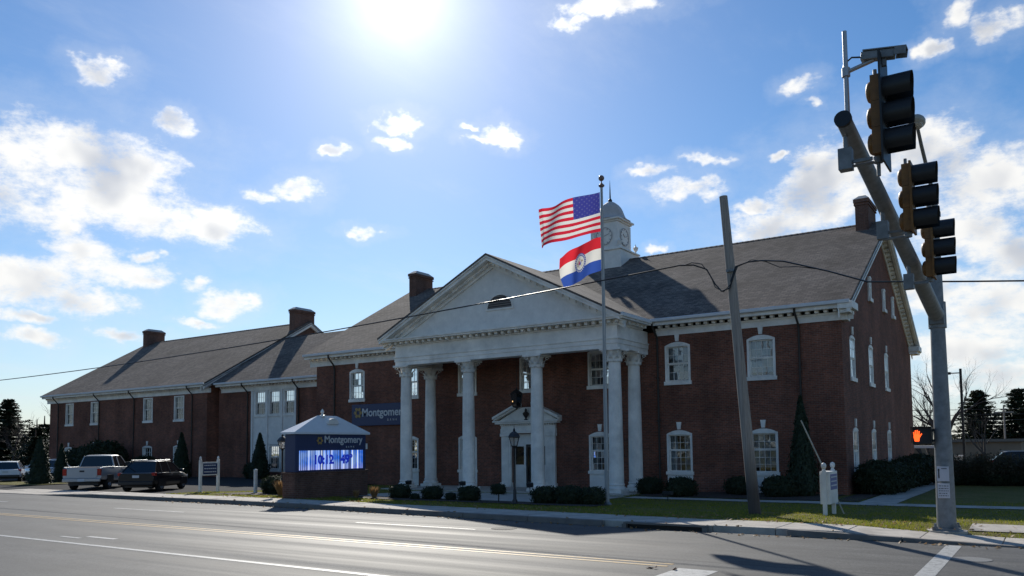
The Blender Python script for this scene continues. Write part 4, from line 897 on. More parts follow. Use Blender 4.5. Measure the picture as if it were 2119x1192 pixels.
def state_mat():
    t = NT('seal_flag_cloth'); u = t.n('ShaderNodeUVMap'); x, y, z = t.sep(u.outputs[0])
    c = t.mix(t.ma('GREATER_THAN', y, 1/3), (.045, .105, .42), (.85, .82, .74)); c = t.mix(t.ma('GREATER_THAN', y, 2/3), c, (.72, .03, .045))
    dx = t.ma('MULTIPLY', t.ma('SUBTRACT', x, .5), 1.72); dy = t.ma('SUBTRACT', y, .5)
    r = t.ma('SQRT', t.ma('ADD', t.ma('MULTIPLY', dx, dx), t.ma('MULTIPLY', dy, dy))); an = t.ma('ARCTAN2', dy, dx)
    c = t.mix(t.ma('LESS_THAN', r, .275), c, (.06, .10, .36))
    star = t.ma('MULTIPLY', t.ma('GREATER_THAN', t.ma('SINE', t.ma('MULTIPLY', an, 24)), .25), t.ma('LESS_THAN', t.ma('ABSOLUTE', t.ma('SUBTRACT', r, .235)), .022)); c = t.mix(star, c, (.8, .8, .78))
    c = t.mix(t.ma('LESS_THAN', r, .195), c, (.82, .80, .70))
    n = t.noise(t.comb(dx, dy), 14, 3); c = t.mix(t.ma('MULTIPLY', t.ma('LESS_THAN', r, .15), t.mr(n, .45, .6)), c, (.36, .24, .14))
    c = t.mix(t.ma('LESS_THAN', r, .075), c, (.75, .74, .72)); c = t.mix(t.ma('MULTIPLY', t.ma('LESS_THAN', r, .065), t.ma('GREATER_THAN', dx, 0.0)), c, (.55, .05, .07)); c = t.mix(t.ma('MULTIPLY', t.ma('LESS_THAN', r, .065), t.ma('LESS_THAN', t.ma('ADD', dx, dy), -.01)), c, (.10, .14, .45))
    return cloth(t, c)
def us_fn(u, v):
    dr = .10*u+.10*u*u; x = FP[0]-.06-2.72*u*(1-.03*sin(4*u)); z = 9.66+1.44*v-dr+.05*sin(u*7+1.0)*u+.02*sin(v*4+u*9)
    y = FP[1]-.02+.20*sin(u*7.5+v*1.2+.4)*u**.8+.05*sin(u*15+v*3)*u
    if u > .9: x += (u-.9)*1.0; y += (u-.9)*1.6
    return (x, y, z)
def st_fn(u, v):
    x = FP[0]-.06-1.72*u*(1-.06*u)-.10*sin(v*3)*u; z = 8.26+1.20*v-.50*u**1.25+.07*sin(u*9+v*2)*u+.16*u*v*(1-u)
    y = FP[1]-.02+.13*sin(u*7+v*1.6+2.2)*u**.7+.04*sin(u*17+v*4)*u
    return (x+.12*u*(1-v), y, z)
for nm, fn, m, lb_, W_, H_ in (('national_flag', us_fn, us_mat(), 'large red and white striped flag with blue canton, upper flag on the flagpole', 2.4, 1.43), ('state_flag', st_fn, state_mat(), 'red, white and blue banded flag with round seal, lower flag on the flagpole', 1.8, 1.2)):
    o = bpy.data.objects.new(nm, flag_mesh(nm, W_, H_, 64, 30, fn, m)); COL.objects.link(o); tag(o, lb_, 'flag')
# ------------------------------------------------------------------ utility pole and its cables
up = empty('utility_pole', (-7.25, 23.32, .1), 'leaning weathered wooden utility pole in front of the right windows', 'utility pole')
b = MB(); pts = [Vector((0, 0, -.3)).lerp(Vector((-.68, .0, 9.38)), i/10) for i in range(11)]; b.tube(pts, [.175-.0055*i for i in range(11)], 18); b.build('pole_shaft', M['wood'], up, local=True, smooth=60)
b = MB(); b.box(-.60, -.38, -.20, -.12, 7.05, 7.13); b.tube([(-.49, -.12, 7.09), (-.49, -.24, 7.09)], .02, 6); b.build('cable_bracket', M['steel'], up, local=True)
def cable(pts, r, name, label, sag=None):
    b = MB(); b.tube(pts, r, 6); return tag(b.build(name, M['black'], smooth=60), label, 'cable')
def span(p, q, sag, n=24): p = Vector(p); q = Vector(q); return [p.lerp(q, i/n)-Vector((0, 0, sag*4*(i/n)*(1-i/n))) for i in range(n+1)]
YU = 23.16
cable(span((-95, 23.2, 7.45), (-9.3, YU, 7.55), 1.15, 40)+[Vector((-8.85, YU, 7.50)), Vector((-8.45, YU, 7.32)), Vector((-8.2, YU-.02, 6.85)), Vector((-8.0, YU-.03, 6.60)), Vector((-7.75, YU-.04, 6.66)), Vector((-7.62, YU-.05, 7.0)), Vector((-7.5, YU-.02, 7.30))], .022, 'service_cable', 'thick black cable sagging left from the utility pole across the bank')
b = [Vector((-9.25, YU+.02, 7.53)), Vector((-8.9, YU, 7.58)), Vector((-8.6, YU, 7.50)), Vector((-8.35, YU, 7.15)), Vector((-8.2, YU, 6.75)), Vector((-7.95, YU, 6.58)), Vector((-7.7, YU-.02, 6.8))]
cable(b, .014, 'slack_loop', 'thin slack cable loop hanging left of the utility pole')
cable([Vector((-7.72, YU-.03, 6.85)), Vector((-7.56, YU-.02, 7.28)), Vector((-7.2, YU, 7.37)), Vector((-6.8, YU, 7.36)), Vector((-6.2, YU, 7.26)), Vector((-5.0, YU, 6.82))]+span((-4.0, YU, 6.40), (26, 23.3, 4.9), .55, 24), .022, 'service_cable', 'thick black cable running right from the utility pole past the traffic signals')
cable([Vector((-7.55, YU, 7.26)), Vector((-7.1, YU, 7.42)), Vector((-6.7, YU, 7.32)), Vector((-6.3, YU, 7.10)), Vector((-5.8, YU, 7.05)), Vector((-5.3, YU, 6.92))], .012, 'slack_loop', 'thin slack cable loop drooping right of the utility pole')
# ------------------------------------------------------------------ traffic signal pole
TP = (-2.15, 20.94)
tp = empty('signal_pole', (TP[0], TP[1], .1), 'tall grey steel signal pole with long mast arm on the street corner', 'signal pole')
b = MB(); b.cyl((0,0,0), (0,0,7.6), .205, .125, 24); b.build('pole', M['steel'], tp, local=True, smooth=40)
b = MB(); b.box(-.27, .27, -.27, .27, -.06, .05)
for sx in (-1, 1):
    for sy in (-1, 1): b.cyl((sx*.21, sy*.21, .05), (sx*.21, sy*.21, .16), .03, n=8); b.box(sx*.21-.045, sx*.21+.045, sy*.21-.045, sy*.21+.045, .05, .09)
b.build('base_plate', M['steel'], tp, local=True)
MB().cyl((0,0,-.25), (0,0,-.0), .42, n=24).build('footing', M['concrete'], tp, local=True)
b = MB(); A0 = Vector((0, -.12, 4.92)); A1 = Vector((0, -9.74, 6.28)); b.tube([A0, A0.lerp(A1, .03)+Vector((0,0,-.02)), A0.lerp(A1, .3), A0.lerp(A1, .6), A1], [.17, .165, .15, .125, .10], 20); b.build('mast_arm', M['steel'], tp, local=True, smooth=50)
b = MB(); b.cyl((0,0,4.62), (0,0,5.22), .19, .19, 20); b.box(-.16, .16, -.24, .0, 4.7, 5.15); b.build('arm_clamp', M['steel'], tp, local=True)
MB().cyl(A1, A1+(A1-A0).normalized()*.05, .112, n=20).build('arm_end_cap', M['visor'], tp, local=True)
b = MB(); b.cyl((0,0,7.6), (0,0,7.72), .14, .10, 16); b.box(-.12, .16, -.14, .14, 7.25, 7.36); b.build('pole_cap', M['steel'], tp, local=True)
b = MB(); b.tube([(.05, -.1, 7.3), (.04, -.5, 7.9), (.0, -.95, 8.30), (-.0, -1.5, 8.48), (-.0, -1.95, 8.68)], [.05, .045, .04, .038, .035], 10); b.build('lamp_arm', M['steel'], tp, local=True, smooth=60)
b = MB(); b.ball((0, -2.08, 8.82), (.17, .30, .13), 16); b.build('lamp_head', mat('luminaire_grey', (.33, .32, .28), .5), tp, local=True, smooth=60)
MB().ball((0, -2.12, 8.76), (.13, .20, .12), 14).build('lamp_lens', M['lampglass'], tp, local=True, smooth=60)
for (y, z) in ((-9.5, 6.15), (-6.75, 5.78), (-4.05, 5.38)):
    b = MB(); b.box(-.12, .05, y-.08, y+.08, z-.48, z-.19); b.box(.05, .30, y-.02, y+.02, z-.40, z-.36); b.tube([(-.03, y, z-.19), (-.03, y, z-.02)], .035, 8); b.build('arm_bracket', M['steel'], tp, local=True)
b = MB(); b.cyl((0, -9.45, 6.2), (0, -9.45, 7.62), .035, .03, 12); b.cyl((0, -9.45, 6.98), (0, -9.45, 7.10), .055, n=12); b.cyl((0, -9.45, 7.04), (.36, -9.45, 7.12), .028, n=10); b.build('camera_mast', mat('aluminium_pipe', (.38, .38, .38), .4, metal=.5), tp, local=True, smooth=40)
tc_ = empty('traffic_camera', (TP[0]+.46, TP[1]-9.45, 7.26), 'grey box traffic camera on a bracket above the nearest signal', 'camera')
b = MB(); R_ = Matrix.Rotation(radians(9), 3, 'Y')
def rb(b, x0, x1, y0, y1, z0, z1):
    n0 = len(b.v); b.box(x0, x1, y0, y1, z0, z1); b.v[n0:] = [tuple(R_ @ Vector(v)) for v in b.v[n0:]]
rb(b, -.26, .16, -.065, .065, -.06, .05); b.build('camera_body', M['steel'], tc_, local=True, bev=.01)
b = MB(); rb(b, -.24, .30, -.08, .08, .055, .07); rb(b, .16, .30, -.08, -.07, -.04, .055); rb(b, .16, .30, .07, .08, -.04, .055); b.build('sun_shield', M['steel'], tc_, local=True)
b = MB(); b.tube([(-.26, 0, .04), (-.38, 0, .07), (-.48, 0, .0), (-.50, 0, -.12), (-.46, 0, -.2)], .012, 6); b.build('camera_cable', M['black'], tc_, local=True, smooth=60)
MB().box(-.05, .05, -.03, .03, -.16, -.06).build('camera_mount', M['steel'], tc_, local=True)
def signal_meshes():
    h = MB(); 
    for i in range(3): h.box(-.14, 0, -.17, .17, -.535+i*.357, -.535+i*.357+.352)
    hb = h.mesh('housing', M['signal']); d = MB()
    for i in range(3):
        z = -.357+i*.357; n = 14; secs = []
        for (x, r) in ((-.14, .15), (-.17, .145), (-.20, .12), (-.215, .07)): secs.append([(x, cos(2*pi*k/n)*r, z+sin(2*pi*k/n)*r) for k in range(n)])
        d.loft(secs)
    back = d.mesh('door_bulge', M['signal'], 50)
    v = MB(); n = 18
    for i in range(3):
        z = -.357+i*.357; vs = []; fs = []
        for (x, c) in ((.0, 0.), (.36, .0)):
            for k in range(n+1):
                a = -pi*.28+(pi*1.56)*k/n; L_ = x*(1-.30*(1-max(0, sin(a)))*.5) ; vs.append((x*(1-.10*(1-max(0, sin(a)))*.5), cos(a)*.172, z+sin(a)*.172))
        fs = [(k, k+1, n+2+k, n+1+k) for k in range(n)]; v.add(vs, fs)
    vis = v.mesh('visor', M['visor'], 50, fix=False)
    ln = MB()
    for i in range(3): ln.ball((.0, 0, -.357+i*.357), (.03, .14, .14), 14)
    lens = ln.mesh('lens', mat('unlit_lens', (.03, .02, .02), .2), 60)
    return hb, back, vis, lens
SG = signal_meshes()
def signal(x, y, z, label, plate, bot):
    s = empty('traffic_light', (x, y, z), label, 'traffic light', 'signal heads on the mast arm')
    for n, me in zip(('housing', 'door_bulge', 'visor', 'lens'), SG):
        o = bpy.data.objects.new(n, me); COL.objects.link(o); o.parent = s
    if plate:
        b = MB(); b.box(-.012, .012, -.31, .31, -.68, .80); b.build('backplate', M['visor'], s, local=True)
    else:
        b = MB(); b.box(-.03, .004, -.21, .21, -.56, .56); b.build('backplate', M['signal'], s, local=True)
    b = MB(); b.cyl((-.10, 0, -.80 if plate else -.62), (-.10, 0, .66), .026, n=10); b.cyl((-.10, 0, -.62), (-.10, 0, -.535), .06, n=10); b.cyl((-.10, 0, -.60), (-.48, 0, -.60), .022, n=8); b.build('mounting_tube', M['steel'], s, local=True)
    return s
signal(-1.70, 11.56, 6.45, 'nearest yellow traffic light with a wide black backplate, highest on the mast arm', True, 0)
signal(-1.71, 14.15, 5.99, 'middle yellow traffic light on the mast arm, seen from the side', False, 0)
signal(-1.74, 17.0, 5.74, 'yellow traffic light closest to the pole, lowest on the mast arm', False, 0)
pd = empty('pedestrian_signal', (-2.56, 20.82, 2.25), 'black pedestrian signal showing a lit orange hand', 'pedestrian signal')
b = MB(); b.box(-.20, .20, -.06, .16, -.20, .20); b.build('housing', M['visor'], pd, local=True, bev=.02)
b = MB(); b.box(-.21, .21, -.20, -.06, .19, .205); b.box(-.21, -.198, -.18, -.06, -.16, .19); b.box(.198, .21, -.18, -.06, -.16, .19); b.build('hood', M['visor'], pd, local=True)
b = MB(); b.box(.19, .40, .02, .08, -.15, -.09); b.box(.19, .40, .02, .08, .09, .15); b.build('bracket', M['visor'], pd, local=True)
hm = mat('lit_hand', (.2, .01, .005), .5, emit=(1.0, .10, .015), es=2.2); b = MB(); y = -.068
hx = -.10
def hp(q, b=b): b.prism([(hx+p[0], p[1]) for p in q], y-.004, y, 'y')
hp([(-.045,-.135),(.045,-.135),(.060,-.02),(.055,.03),(-.065,.03),(-.07,-.04)])
for (x0, h, t) in ((-.068, .085, -.010), (-.036, .125, -.004), (-.002, .130, .002), (.030, .105, .008)): hp([(x0, .02), (x0+.026, .02), (x0+.026+t, h-.008), (x0+.013+t, h), (x0+t, h-.008)])
hp([(.05,-.07),(.075,-.02),(.112,.035),(.098,.052),(.05,.005)])
b.build('hand_symbol', hm, pd, local=True)
for z, nm in ((1.38, 'black arrow on it'), (1.00, 'small dark text on it')):
    pl = empty('pole_notice', (-2.155, 20.70, z), 'small white notice plate on the signal pole, '+('upper of two' if z > 1.2 else 'lower of two'), 'notice', 'notices on the signal pole')
    MB().box(-.12, .12, -.012, .03, -.165, .165).build('plate', mat('notice_white', (.55, .54, .57), .6, var=.1), pl, local=True)
    d = MB()
    if z > 1.2: d.box(-.095, -.07, -.015, -.012, -.10, .08); d.prism([(-.11, .08), (-.055, .08), (-.0825, .12)], -.015, -.012, 'y'); d.box(-.03, .08, -.015, -.012, .11, .125)
    else:
        for k in range(5):
            t = -.095
            while t < .08: l = random.uniform(.015, .05); d.box(t, min(t+l, .1), -.015, -.012, .10-k*.055, .115-k*.055); t += l+.015
    tag(d.build('print', M['visor'], pl, local=True), kind='stuff')
# ------------------------------------------------------------------ lanterns and floodlights
def post_lamp(x, y, z, label):
    s = empty('post_lantern', (x, y, z), label, 'lamp post', 'post lanterns along the front')
    b = MB(); b.lathe([(.10,-.1),(.10,.12),(.06,.20),(.055,.5),(.04,.55),(.038,1.95),(.06,2.0),(.03,2.05)], n=12); b.build('post', M['dark'], s, local=True, smooth=45)
    b = MB(); n = 6
    r0_, r1_, z0, z1 = .11, .20, 2.05, 2.36
    for k in range(n):
        a = 2*pi*k/n; b.cyl((cos(a)*r0_, sin(a)*r0_, z0), (cos(a)*r1_, sin(a)*r1_, z1), .012, n=5)
    b.lathe([(.11,2.03),(.12,2.06),(.10,2.07)], n=6); b.lathe([(.21,2.35),(.24,2.37),(.23,2.40),(.16,2.50),(.08,2.56),(.04,2.58),(.05,2.62),(.03,2.66),(.012,2.70),(.005,2.80)], n=6); b.build('lantern_frame', M['dark'], s, local=True)
    b = MB(); b.lathe([(.10,2.06),(.192,2.355)], n=6); b.build('lantern_glass', M['lampglass'], s, local=True)
    b = MB(); b.ball((0, 0, 2.2), (.03, .03, .07), 8); b.build('bulb', M['clearlamp'], s, local=True)
post_lamp(-15.98, 24.0, .06, 'black post lantern standing in front of the entrance'); post_lamp(-27.85, 23.75, .06, 'black post lantern left of the monument sign')
hl = empty('hanging_lantern', (-22.4, 33.9, 3.95), 'dark hexagonal lantern hanging from the portico ceiling above the door', 'lantern')
b = MB(); b.cyl((0,0,1.05), (0,0,2.95), .012, n=6); b.build('chain', M['dark'], hl, local=True)
b = MB(); n = 6
for k in range(n): a = 2*pi*k/n; b.cyl((cos(a)*.22, sin(a)*.22, .15), (cos(a)*.33, sin(a)*.33, .75), .018, n=5)
b.lathe([(.03,0),(.05,.06),(.18,.10),(.24,.14),(.22,.16)], n=6); b.lathe([(.34,.74),(.37,.77),(.30,.84),(.14,.95),(.06,1.0),(.03,1.08)], n=6); b.build('lantern_frame', M['dark'], hl, local=True)
MB().lathe([(.20,.16),(.32,.74)], n=6).build('lantern_glass', M['carglass'], hl, local=True)
bm_ = mat('warm_bulb', (.3, .2, .1), .4, emit=(1.0, .62, .25), es=1.5); MB().ball((-.10, -.20, .40), (.03, .03, .05), 8).build('bulb', bm_, hl, local=True)
for i, (x, y, nm) in enumerate(((-27.0, 31.0, 'at the foot of the leftmost column'), (-23.55, 30.9, 'at the foot of the second column from left'), (-19.75, 30.9, 'at the foot of the third column from left'))):
    f = empty('floodlight', (x, y, lawn_z(x, y)), 'small black ground floodlight '+nm, 'floodlight', 'floodlights before the portico')
    b = MB(); b.cyl((0,0,0), (0,0,.34), .02, n=8); b.build('stem', M['black'], f, local=True); b = MB(); b.hexa([(-.15,-.06,.32),(.15,-.06,.32),(.13,.10,.34),(-.13,.10,.34),(-.15,-.10,.50),(.15,-.10,.50),(.13,.08,.54),(-.13,.08,.54)]); b.build('lamp_housing', M['black'], f, local=True, bev=.012)
mbx = empty('ground_floodlight', (-12.6, 29.6, lawn_z(-12.6, 29.6)), 'small dark floodlight on a stake in the lawn below the right windows', 'floodlight')
b = MB(); b.cyl((0,0,0), (0,0,.22), .018, n=8); b.build('stem', M['black'], mbx, local=True); MB().box(-.20, .20, -.07, .09, .22, .36).build('lamp_housing', M['black'], mbx, local=True, bev=.02)
# ------------------------------------------------------------------ vehicles (local frame: +x forward, wheels on z = 0)
def wheel(parent, x, y, r=.37, w=.25):
    b = MB(); s = 1 if y > 0 else -1; n = 24
    prof = [(r*.62, -w/2), (r*.93, -w/2), (r, -w*.32), (r, w*.32), (r*.93, w/2), (r*.62, w/2)]
    b.loft([[(x+cos(2*pi*k/n)*q, y+t, r+sin(2*pi*k/n)*q) for k in range(n)] for q, t in prof], cap=False); wh = b.build('wheel', M['rubber'], parent, local=True, smooth=40)
    d = MB(); d.loft([[(x+cos(2*pi*k/n)*q, y+s*t, r+sin(2*pi*k/n)*q) for k in range(n)] for q, t in ((r*.64, .10), (r*.60, .12), (r*.50, .07))], cap=True)
    for k in range(5):
        a = 2*pi*k/5; d.cyl((x+cos(a)*r*.1, y+s*.10, r+sin(a)*r*.1), (x+cos(a)*r*.58, y+s*.105, r+sin(a)*r*.58), .035, .03, 6)
    d.build('rim', M['rim'], wh, local=True)
def body(parent, st, m, name='body', bev=.05):
    """st: (x, zlow, zmid, ztop, half width low, mid, top)"""
    b = MB(); secs = []
    for (x, zl, zm, zt, wl, wm, wt) in st:
        secs.append([(x, -wl, zl), (x, -wm, zl+.10), (x, -wm*1.0, zm), (x, -wt, zt-.03), (x, -wt*.92, zt), (x, wt*.92, zt), (x, wt, zt-.03), (x, wm, zm), (x, wm, zl+.10), (x, wl, zl)])
    b.loft(secs); return b.build(name, m, parent, local=True, smooth=38, bev=bev*.3)
def greenhouse(parent, pts_b, pts_t, wb, wt, paintm, zb, zt):
    """cabin: pts_b = x positions at belt, pts_t = x at roof (rear to front, with pillars); returns roof, pillars and glass"""
    rb_, fb_ = pts_b[0], pts_b[-1]; rt_, ft_ = pts_t[0], pts_t[-1]
    r = MB(); r.loft([[(x, -wt+.02, z0), (x, -wt*.86, z1), (x, 0, z2), (x, wt*.86, z1), (x, wt-.02, z0)] for x, z0, z1, z2 in ((rt_-.02, zt-.08, zt-.045, zt-.03), (rt_+.25, zt-.055, zt-.01, zt+.0), ((rt_+ft_)/2, zt-.05, zt, zt+.02), (ft_-.25, zt-.06, zt-.015, zt), (ft_+.02, zt-.09, zt-.06, zt-.05))], cap=True)
    r.build('roof', paintm, parent, local=True, smooth=50)
    g = MB()
    for s in (-1, 1):
        for i, (xb, xt) in enumerate(zip(pts_b, pts_t)):
            h = .06 if 0 < i < len(pts_b)-1 else .05
            MB().hexa([(xb-h, s*wb, zb), (xb+h, s*wb, zb), (xb+h, s*(wb-.05), zb), (xb-h, s*(wb-.05), zb), (xt-h, s*(wt-.02), zt-.07), (xt+h, s*(wt-.02), zt-.07), (xt+h, s*(wt-.07), zt-.07), (xt-h, s*(wt-.07), zt-.07)]).build('pillar', paintm, parent, local=True)
        for i in range(len(pts_b)-1):
            g.add([(pts_b[i], s*(wb-.015), zb), (pts_b[i+1], s*(wb-.015), zb), (pts_t[i+1], s*(wt-.035), zt-.06), (pts_t[i], s*(wt-.035), zt-.06)], [(0, 1, 2, 3)])
    g.add([(rb_, -wb+.03, zb), (rb_, wb-.03, zb), (rt_, wt-.05, zt-.06), (rt_, -wt+.05, zt-.06)], [(0, 1, 2, 3)]); g.add([(fb_, -wb+.03, zb), (fb_, wb-.03, zb), (ft_, wt-.05, zt-.06), (ft_, -wt+.05, zt-.06)], [(0, 1, 2, 3)])
    g.build('window_glass', M['carglass'], parent, local=True)
def block(name, m, parent, *a, bev=.012): return MB().box(*a).build(name, m, parent, local=True, bev=bev)
silver = mat('silver_truck_paint', (.40, .41, .42), .35, metal=.3, coat=.4); blackp = mat('black_car_paint', (.008, .008, .009), .28, coat=.25); whitep = mat('white_car_paint', (.72, .73, .75), .3, coat=.6)
redp = mat('dark_red_car_paint', (.25, .02, .02), .3, coat=.6)
def pickup(loc, rz, label):
    v = empty('pickup_truck', loc, label, 'pickup truck', rz=rz)
    body(v, [(-2.86, .62, .92, 1.20, .93, .97, .95), (-2.6, .56, .95, 1.22, .95, 1.0, .97), (-1.4, .50, .98, 1.23, .96, 1.01, .97), (-.72, .46, .98, 1.22, .95, .99, .96)], silver, 'cargo_bed', .03)
    body(v, [(-.70, .46, .98, 1.24, .95, .99, .94), (.6, .44, .98, 1.22, .96, 1.0, .94), (1.35, .45, .98, 1.20, .96, 1.0, .92), (2.1, .46, .95, 1.17, .96, 1.0, .90), (2.75, .48, .90, 1.10, .93, .97, .86), (2.92, .52, .85, .98, .86, .90, .78)], silver, 'cab_body', .03)
    block('bed_liner', M['black'], v, -2.78, -.80, -.86, .86, 1.222, 1.232, bev=0)
    block('tailgate', silver, v, -2.90, -2.84, -.76, .76, .66, 1.19); block('tailgate_badge', M['black'], v, -2.912, -2.898, -.12, .12, .98, 1.07, bev=0)
    block('rear_bumper', M['rim'], v, -3.02, -2.84, -.95, .95, .46, .64, bev=.03); block('licence_plate', M['plate'], v, -3.03, -3.018, -.17, .17, .48, .62, bev=0)
    for s in (-1, 1):
        block('tail_light', M['redlamp'], v, -2.905, -2.80, s*.97-(.20 if s > 0 else 0), s*.97+(.20 if s < 0 else 0), .80, 1.16)
        block('bed_rail', M['rim'], v, -2.8, -.76, s*.95-.035, s*.95+.035, 1.225, 1.25)
        block('side_mirror', M['black'], v, 1.0, 1.2, s*1.0-.02 if s > 0 else -1.24, s*1.0+.24 if s > 0 else -.98, 1.24, 1.46)
        block('headlight', M['clearlamp'], v, 2.78, 2.93, s*.78-.14, s*.78+.14, .86, 1.04)
        block('door_handle', M['rim'], v, .1, .3, s*1.005-.012, s*1.005+.012, 1.06, 1.10, bev=0)
        block('wheel_arch', M['black'], v, -2.05, -1.05, s*1.008-.012, s*1.008+.012, .40, .80, bev=.0); block('wheel_arch', M['black'], v, 1.42, 2.38, s*1.002-.012, s*1.002+.012, .40, .80, bev=0)
    block('underbody', M['black'], v, -2.7, 2.7, -.75, .75, .26, .50, bev=0)
    greenhouse(v, [-.66, .15, 1.55], [-.52, .18, .92], .93, .76, silver, 1.23, 1.88)
    for x in (-1.58, 1.90):
        for s in (-1, 1): wheel(v, x, s*.86, .40, .27)
def suv(loc, rz, label, m, name='parked_suv', H=1.72, rear=True):
    v = empty(name, loc, label, 'suv' if name != 'parked_car' else 'car', rz=rz); k = H/1.72
    body(v, [(-2.32, .52*k, .80*k, 1.02*k, .84, .88, .82), (-2.15, .40*k, .82*k, 1.06*k, .90, .94, .86), (-1.0, .32*k, .80*k, 1.06*k, .92, .96, .88), (.8, .32*k, .78*k, 1.02*k, .92, .96, .88), (1.5, .36*k, .76*k, .98*k, .91, .95, .84), (2.1, .40*k, .70*k, .90*k, .88, .91, .76), (2.35, .46*k, .64*k, .76*k, .78, .80, .64)], m)
    greenhouse(v, [-2.1, -1.25, -.15, 1.25], [-1.42, -1.05, -.15, .50], .88, .66, m, 1.03*k, 1.70*k)
    block('rear_bumper', M['black'], v, -2.40, -2.2, -.86, .86, .38*k, .60*k, bev=.04); block('licence_plate', M['plate'], v, -2.345, -2.33, -.17, .17, .78*k, .92*k, bev=0)
    for s in (-1, 1):
        block('tail_light', M['redlamp'], v, -2.32, -2.08, s*.86-.10, s*.86+.06 if s > 0 else s*.86+.10, .88*k, 1.06*k, bev=.02)
        block('side_mirror', m, v, .85, 1.0, s*.95-.02 if s > 0 else -1.14, s*.95+.19 if s > 0 else -.93, 1.02*k, 1.18*k, bev=.03)
        block('headlight', M['clearlamp'], v, 2.0, 2.30, s*.72-.12, s*.72+.12, .68*k, .82*k, bev=.03); block('door_handle', M['rim'], v, -.25, -.07, s*.962-.012, s*.962+.012, .88*k, .915*k, bev=0)
        block('roof_rail', M['rim'], v, -1.5, .4, s*.60-.02, s*.60+.02, 1.70*k, 1.74*k)
        for x in (-1.42, 1.42): block('wheel_arch', M['black'], v, x-.44, x+.44, s*.962-.012, s*.962+.012, .30*k, .70*k, bev=0)
    block('underbody', M['black'], v, -2.0, 2.0, -.7, .7, .22, .42, bev=0)
    for x in (-1.42, 1.42):
        for s in (-1, 1): wheel(v, x, s*.82, .35, .24)
HD = atan2(cos(radians(-46)), sin(radians(-46)))
def place(wx, wy, lx, ly, rz): return (wx-(lx*cos(rz)-ly*sin(rz)), wy-(lx*sin(rz)+ly*cos(rz)), -.01)
pickup(place(-45.1, 23.85, -1.58, .99, HD-.07), HD-.07, 'silver pickup truck parked with its tailgate towards the road')
suv(place(-38.45, 24.95, -1.42, -.93, HD-.20), HD-.20, 'black sport utility vehicle parked beside the silver pickup truck', blackp, H=1.60)
suv((-64.6, 32.2, -.02), radians(176), 'white car half hidden behind the cone shaped evergreen at far left', whitep, 'parked_car', 1.52)
suv((-63.2, 28.9, -.02), radians(150), 'pale car with red tail light at the far left edge, in front of another car', whitep, 'parked_car', 1.46)
suv((-1.6, 64.0, -.06), radians(10), 'dark car beyond the brown hedge behind the signal pole', blackp, 'parked_car', 1.5)
# ------------------------------------------------------------------ plants
def leaf_card(b, p, nrm, size, el=1.6):
    t = nrm.orthogonal().normalized(); t.rotate(Matrix.Rotation(random.uniform(0, 2*pi), 3, nrm)); s = nrm.cross(t)
    a = p-t*size*.5*el; c = p+t*size*.5*el; bend = nrm*size*.18
    b.add([a, p+s*size*.42-bend, c, p-s*size*.42-bend], [(0, 1, 2), (0, 2, 3)])
def rnd_dir():
    z = random.uniform(-1, 1); a = random.uniform(0, 2*pi); r = sqrt(1-z*z); return Vector((r*cos(a), r*sin(a), z))
def shrub_mesh(rx, rz, n, size, boxy=2.6, seed=0, m='leaf'):
    random.seed(seed); b = MB(); core = MB()
    def rad(d):     # superellipsoid with uneven surface
        e = boxy; f = (abs(d.x/rx)**e+abs(d.y/rx)**e+abs(d.z/rz)**e)**(-1/e); return f*(1+.16*noise.noise(d*2.6+Vector((seed, 0, 0)))+.12*noise.noise(d*7+Vector((0, seed, 0))))
    for i in range(n):
        d = rnd_dir()
        if d.z < -.75: continue
        q = rad(d)*(random.uniform(.86, 1.05) if random.random() < .85 else random.uniform(1.0, 1.18)); p = d*q; p.z += rz
        nn = (d+rnd_dir()*.9).normalized(); leaf_card(b, p, nn, size*random.uniform(.7, 1.3))
    k = 12
    for j in range(k+1):
        for i in range(k*2):
            ph = -pi/2+pi*j/k; d = Vector((cos(ph)*cos(pi*i/k), cos(ph)*sin(pi*i/k), sin(ph))); q = rad(d)*.88; core.v.append((d.x*q, d.y*q, d.z*q+rz))
    core.f = [(j*2*k+i, j*2*k+(i+1) % (2*k), (j+1)*2*k+(i+1) % (2*k), (j+1)*2*k+i) for j in range(k) for i in range(2*k)]; core.m = [0]*len(core.f)
    b.add(core.v, core.f); return b.mesh('foliage', M[m], None, fix=False)
TK = MB().tube([(0, 0, -.1), (.01, 0, .2), (0, .01, .5)], [.03, .028, .02], 6).mesh('stem', M['bark'], 60)
def plant(name, me, loc, label, cat, group=None, sc=(1, 1, 1), rz=0., stem=True):
    e = empty(name, loc, label, cat, group, rz); e.scale = sc
    o = bpy.data.objects.new('foliage', me); COL.objects.link(o); o.parent = e
    if stem: s = bpy.data.objects.new('stem', TK); COL.objects.link(s); s.parent = e
    return e
SH1 = shrub_mesh(.40, .27, 1500, .05, 3.2, 1); SH2 = shrub_mesh(.40, .28, 1500, .05, 3.4, 2); SHB = shrub_mesh(.62, .36, 2600, .06, 2.5, 3); SHH = shrub_mesh(.95, .75, 4200, .09, 2.3, 4)
random.seed(11)
G = 'clipped box shrubs before the portico'
for i, (x, y, s, lb_) in enumerate(((-21.87, 24.6, 1.0, 'square clipped shrub before the leftmost portico column'), (-20.28, 24.7, .95, 'square clipped shrub second from left before the portico'), (-18.29, 24.4, 1.0, 'square clipped shrub before the second portico column'),
                           (-15.1, 24.6, 1.1, 'dark clipped shrub just right of the entrance post lantern'), (-14.2, 24.75, 1.15, 'dark clipped shrub second to the right of the entrance post lantern'), (-13.4, 24.9, 1.1, 'dark clipped shrub just left of the flagpole base'))):
    plant('clipped_shrub', SH1 if i % 2 else SH2, (x, y, lawn_z(x, y)-.02), lb_, 'shrub', G, (s, s, s*1.0), random.uniform(0, .4))
